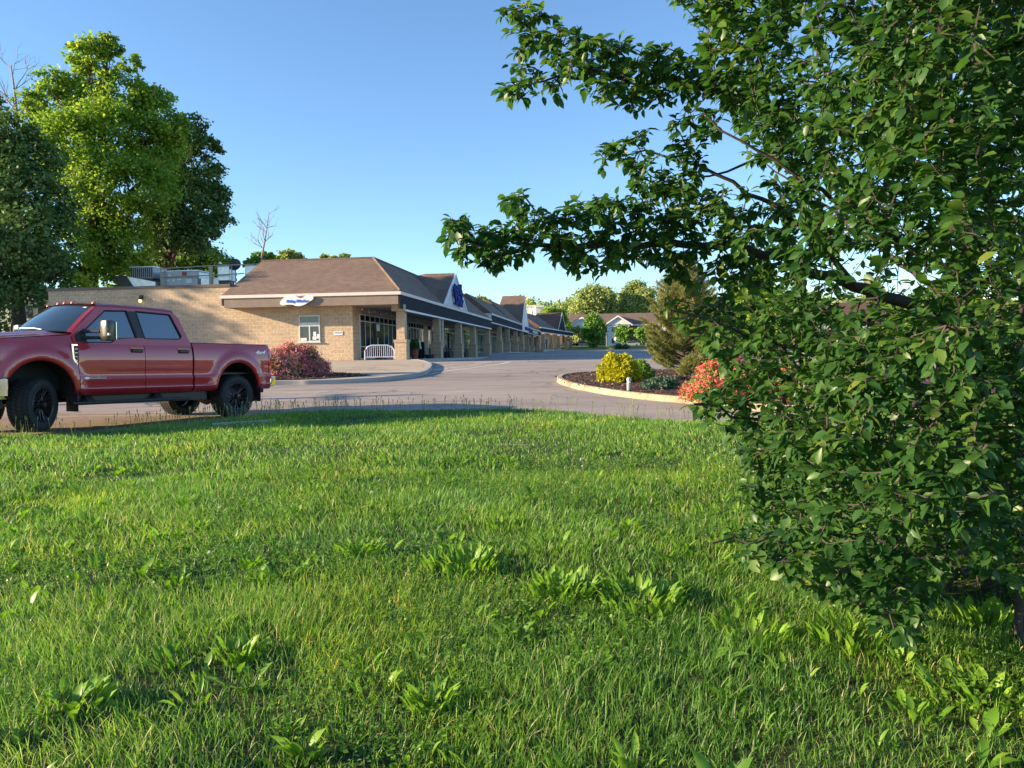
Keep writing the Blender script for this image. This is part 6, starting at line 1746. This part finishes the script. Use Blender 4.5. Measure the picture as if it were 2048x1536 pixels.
for pts, r in limbs:
    P_ = poly3(pts, .09)
    j = [p+Vector(tuple(rg.normal(0, .012, 3))) for p in P_]; j[0] = P_[0]
    n = len(j); rr = [max(.004, r*(1-.82*i/max(1, n-1))) for i in range(n)]
    wood.tube(j, rr, 7 if r > .03 else 5)
    nodes += [tuple(p) for p in j]; rads += rr
# stems at the foot
for k in range(16):
    a = rg.uniform(0, 6.28); x, y = 3.0+rg.normal(0, .28), 4.75+rg.normal(0, .25); z = float(lawn_z(np.array([x]), np.array([y]))[0])-.05
    pts = [Vector((x, y, z))]
    for i in range(6): pts.append(pts[-1]+Vector((rg.normal(0, .05)+.03*math.cos(a), rg.normal(0, .05)+.03*math.sin(a), rg.uniform(.2, .32))))
    wood.tube(pts, [.016-.0018*i for i in range(7)], 5); nodes += [tuple(p) for p in pts[2:]]; rads += [.008]*5
x, y = at(2036, 1200, 3.7).x, 3.7; z = float(lawn_z(np.array([x]), np.array([y]))[0])
wood.tube([(x, y, z-.05), (x+.01, y, z+.4), (x+.06, y+.1, z+1.0), (x+.2, y+.3, z+1.8)], [.022, .018, .016, .012], 7)
# twig targets
N0 = 31000
px = rg.uniform(880, 2480, N0); py = rg.uniform(-480, 1300, N0); k = inside(px, py); px, py = px[k], py[k]
core = np.clip(np.minimum((px-1330)/330, 1), 0.0, 1)
lowr = np.clip((py-650)/400, 0, 1)
cen = np.interp(px, [880, 1000, 1400, 1700, 2500], [3.92, 4.0, 4.15, 4.35, 4.6])-.55*lowr*np.interp(px, [1350, 1500, 2100], [1, .9, .35])
half = .22+core*np.interp(px, [1330, 1600, 1900, 2500], [.25, .9, 1.6, 1.9])*np.interp(py, [-500, 300, 1000, 1250], [1.1, 1.1, .85, .5])
u = rg.uniform(-1, 1, len(px)); u = np.sign(u)*np.abs(u)**.7
dd = cen+u*half
Tg = at_np(px, py, dd)
gn = vnoise(Tg, 2.3, 5)*.6+vnoise(Tg, 5.5, 6)*.4
gl = np.asarray(lawn_z(Tg[:, 0], Tg[:, 1]))
keep = (gn > np.interp(px, [1250, 1500], [.435, .39])) & ((px > 1600) | (py < 560) | (py > 880) | (rg.random(len(px)) < .52)) & ((np.hypot((px-1740)/110, (py-560)/70) > 1) | (rg.random(len(px)) < .3)) & (rg.random(len(px)) < np.interp(px, [1000, 1330, 1500], [.62, .55, 1])) & (Tg[:, 2] > gl+.10) & (rg.random(len(px)) < np.interp(px, [880, 1400, 2050, 2060, 2500], [1, 1, .95, .55, .25]))
near = at_np(px, py, dd)
Tg = Tg[keep]; core = core[keep]
nodes_a = np.array(nodes); rads_a = np.array(rads)
# connect twigs nearest first
from mathutils.kdtree import KDTree
d0 = np.array([np.min(((nodes_a-t)**2).sum(1)) for t in Tg])**.5
order = np.argsort(d0); alln = [Vector(n) for n in nodes_a]
kd = None; twigs = []; pending = 0
for cnt, oi in enumerate(order):
    if kd is None or pending > 120:
        kd = KDTree(len(alln))
        for i, n in enumerate(alln): kd.insert(n, i)
        kd.balance(); pending = 0
    t = Vector(Tg[oi]); co, idx, dist = kd.find(t)
    if dist > .75: continue
    a = alln[idx]; mid = a.lerp(t, .5)+Vector((0, 0, -.03*dist))+Vector(tuple(rg.normal(0, .03*dist+.004, 3)))
    twigs.append((a, mid, t)); alln += [mid, t]; pending += 2
for a, mid, t in twigs: wood.tube([a, mid, t], [.0042, .0034, .002], 3, cap=False)
pear = empty('pear_tree', (3.0, 4.7, -1.45), 'large dark green leafy tree bushy to the ground, reaching in from the right', 'tree')
wood.build('trunk', M_['bark_pear'], pear, smooth=60)
# leaves: along each twig and at its tip
lp, ld = [], []
for a, mid, t in twigs:
    ax_ = (t-mid).normalized() if (t-mid).length > 1e-5 else Vector((0, 0, 1)); L = (t-a).length
    nl = 6 if L < .12 else 8
    for k in range(nl):
        s = .15+.85*k/(nl-1); q = a.lerp(mid, s*2) if s < .5 else mid.lerp(t, s*2-1)
        lp.append(q); ld.append(ax_*(.25+s*.6))
lp = np.array(lp); ld = np.array(ld); n = len(lp)
outw = norm(lp-np.array([3.0, 4.7, 0])*np.array([1, 1, 0])-np.array([0, 0, 1])*lp[:, 2:3]*0)
outw[:, 2] = 0; outw = norm(outw)
az = rg.uniform(0, 6.28, n); rad_ = np.stack([np.cos(az), np.sin(az), rg.normal(0, .45, n)], -1)
dirs = norm(ld*.7+rad_*.75+outw*.35+np.array([0, 0, -.28])); ups = norm(np.array([0, 0, 1.])+outw*.25+rg.normal(0, .42, (n, 3)))
sz = .028+.048*rg.beta(2, 1.7, n)
bag = Bag(); pos = lp+dirs*.012
bag.add(*place(LEAF[0], LEAF[1], pos, frames(dirs, ups, rg), sz, sz*rg.uniform(.7, 1.15, n), rnd=np.clip(rg.beta(2, 2.6, n)+(vnoise(lp, 3, 8)-.5)*.5, 0, 1), rng=rg))
bag.mesh('foliage', M_['lf_pear'], pear)
print('PEAR leaves', n, 'twigs', len(twigs))
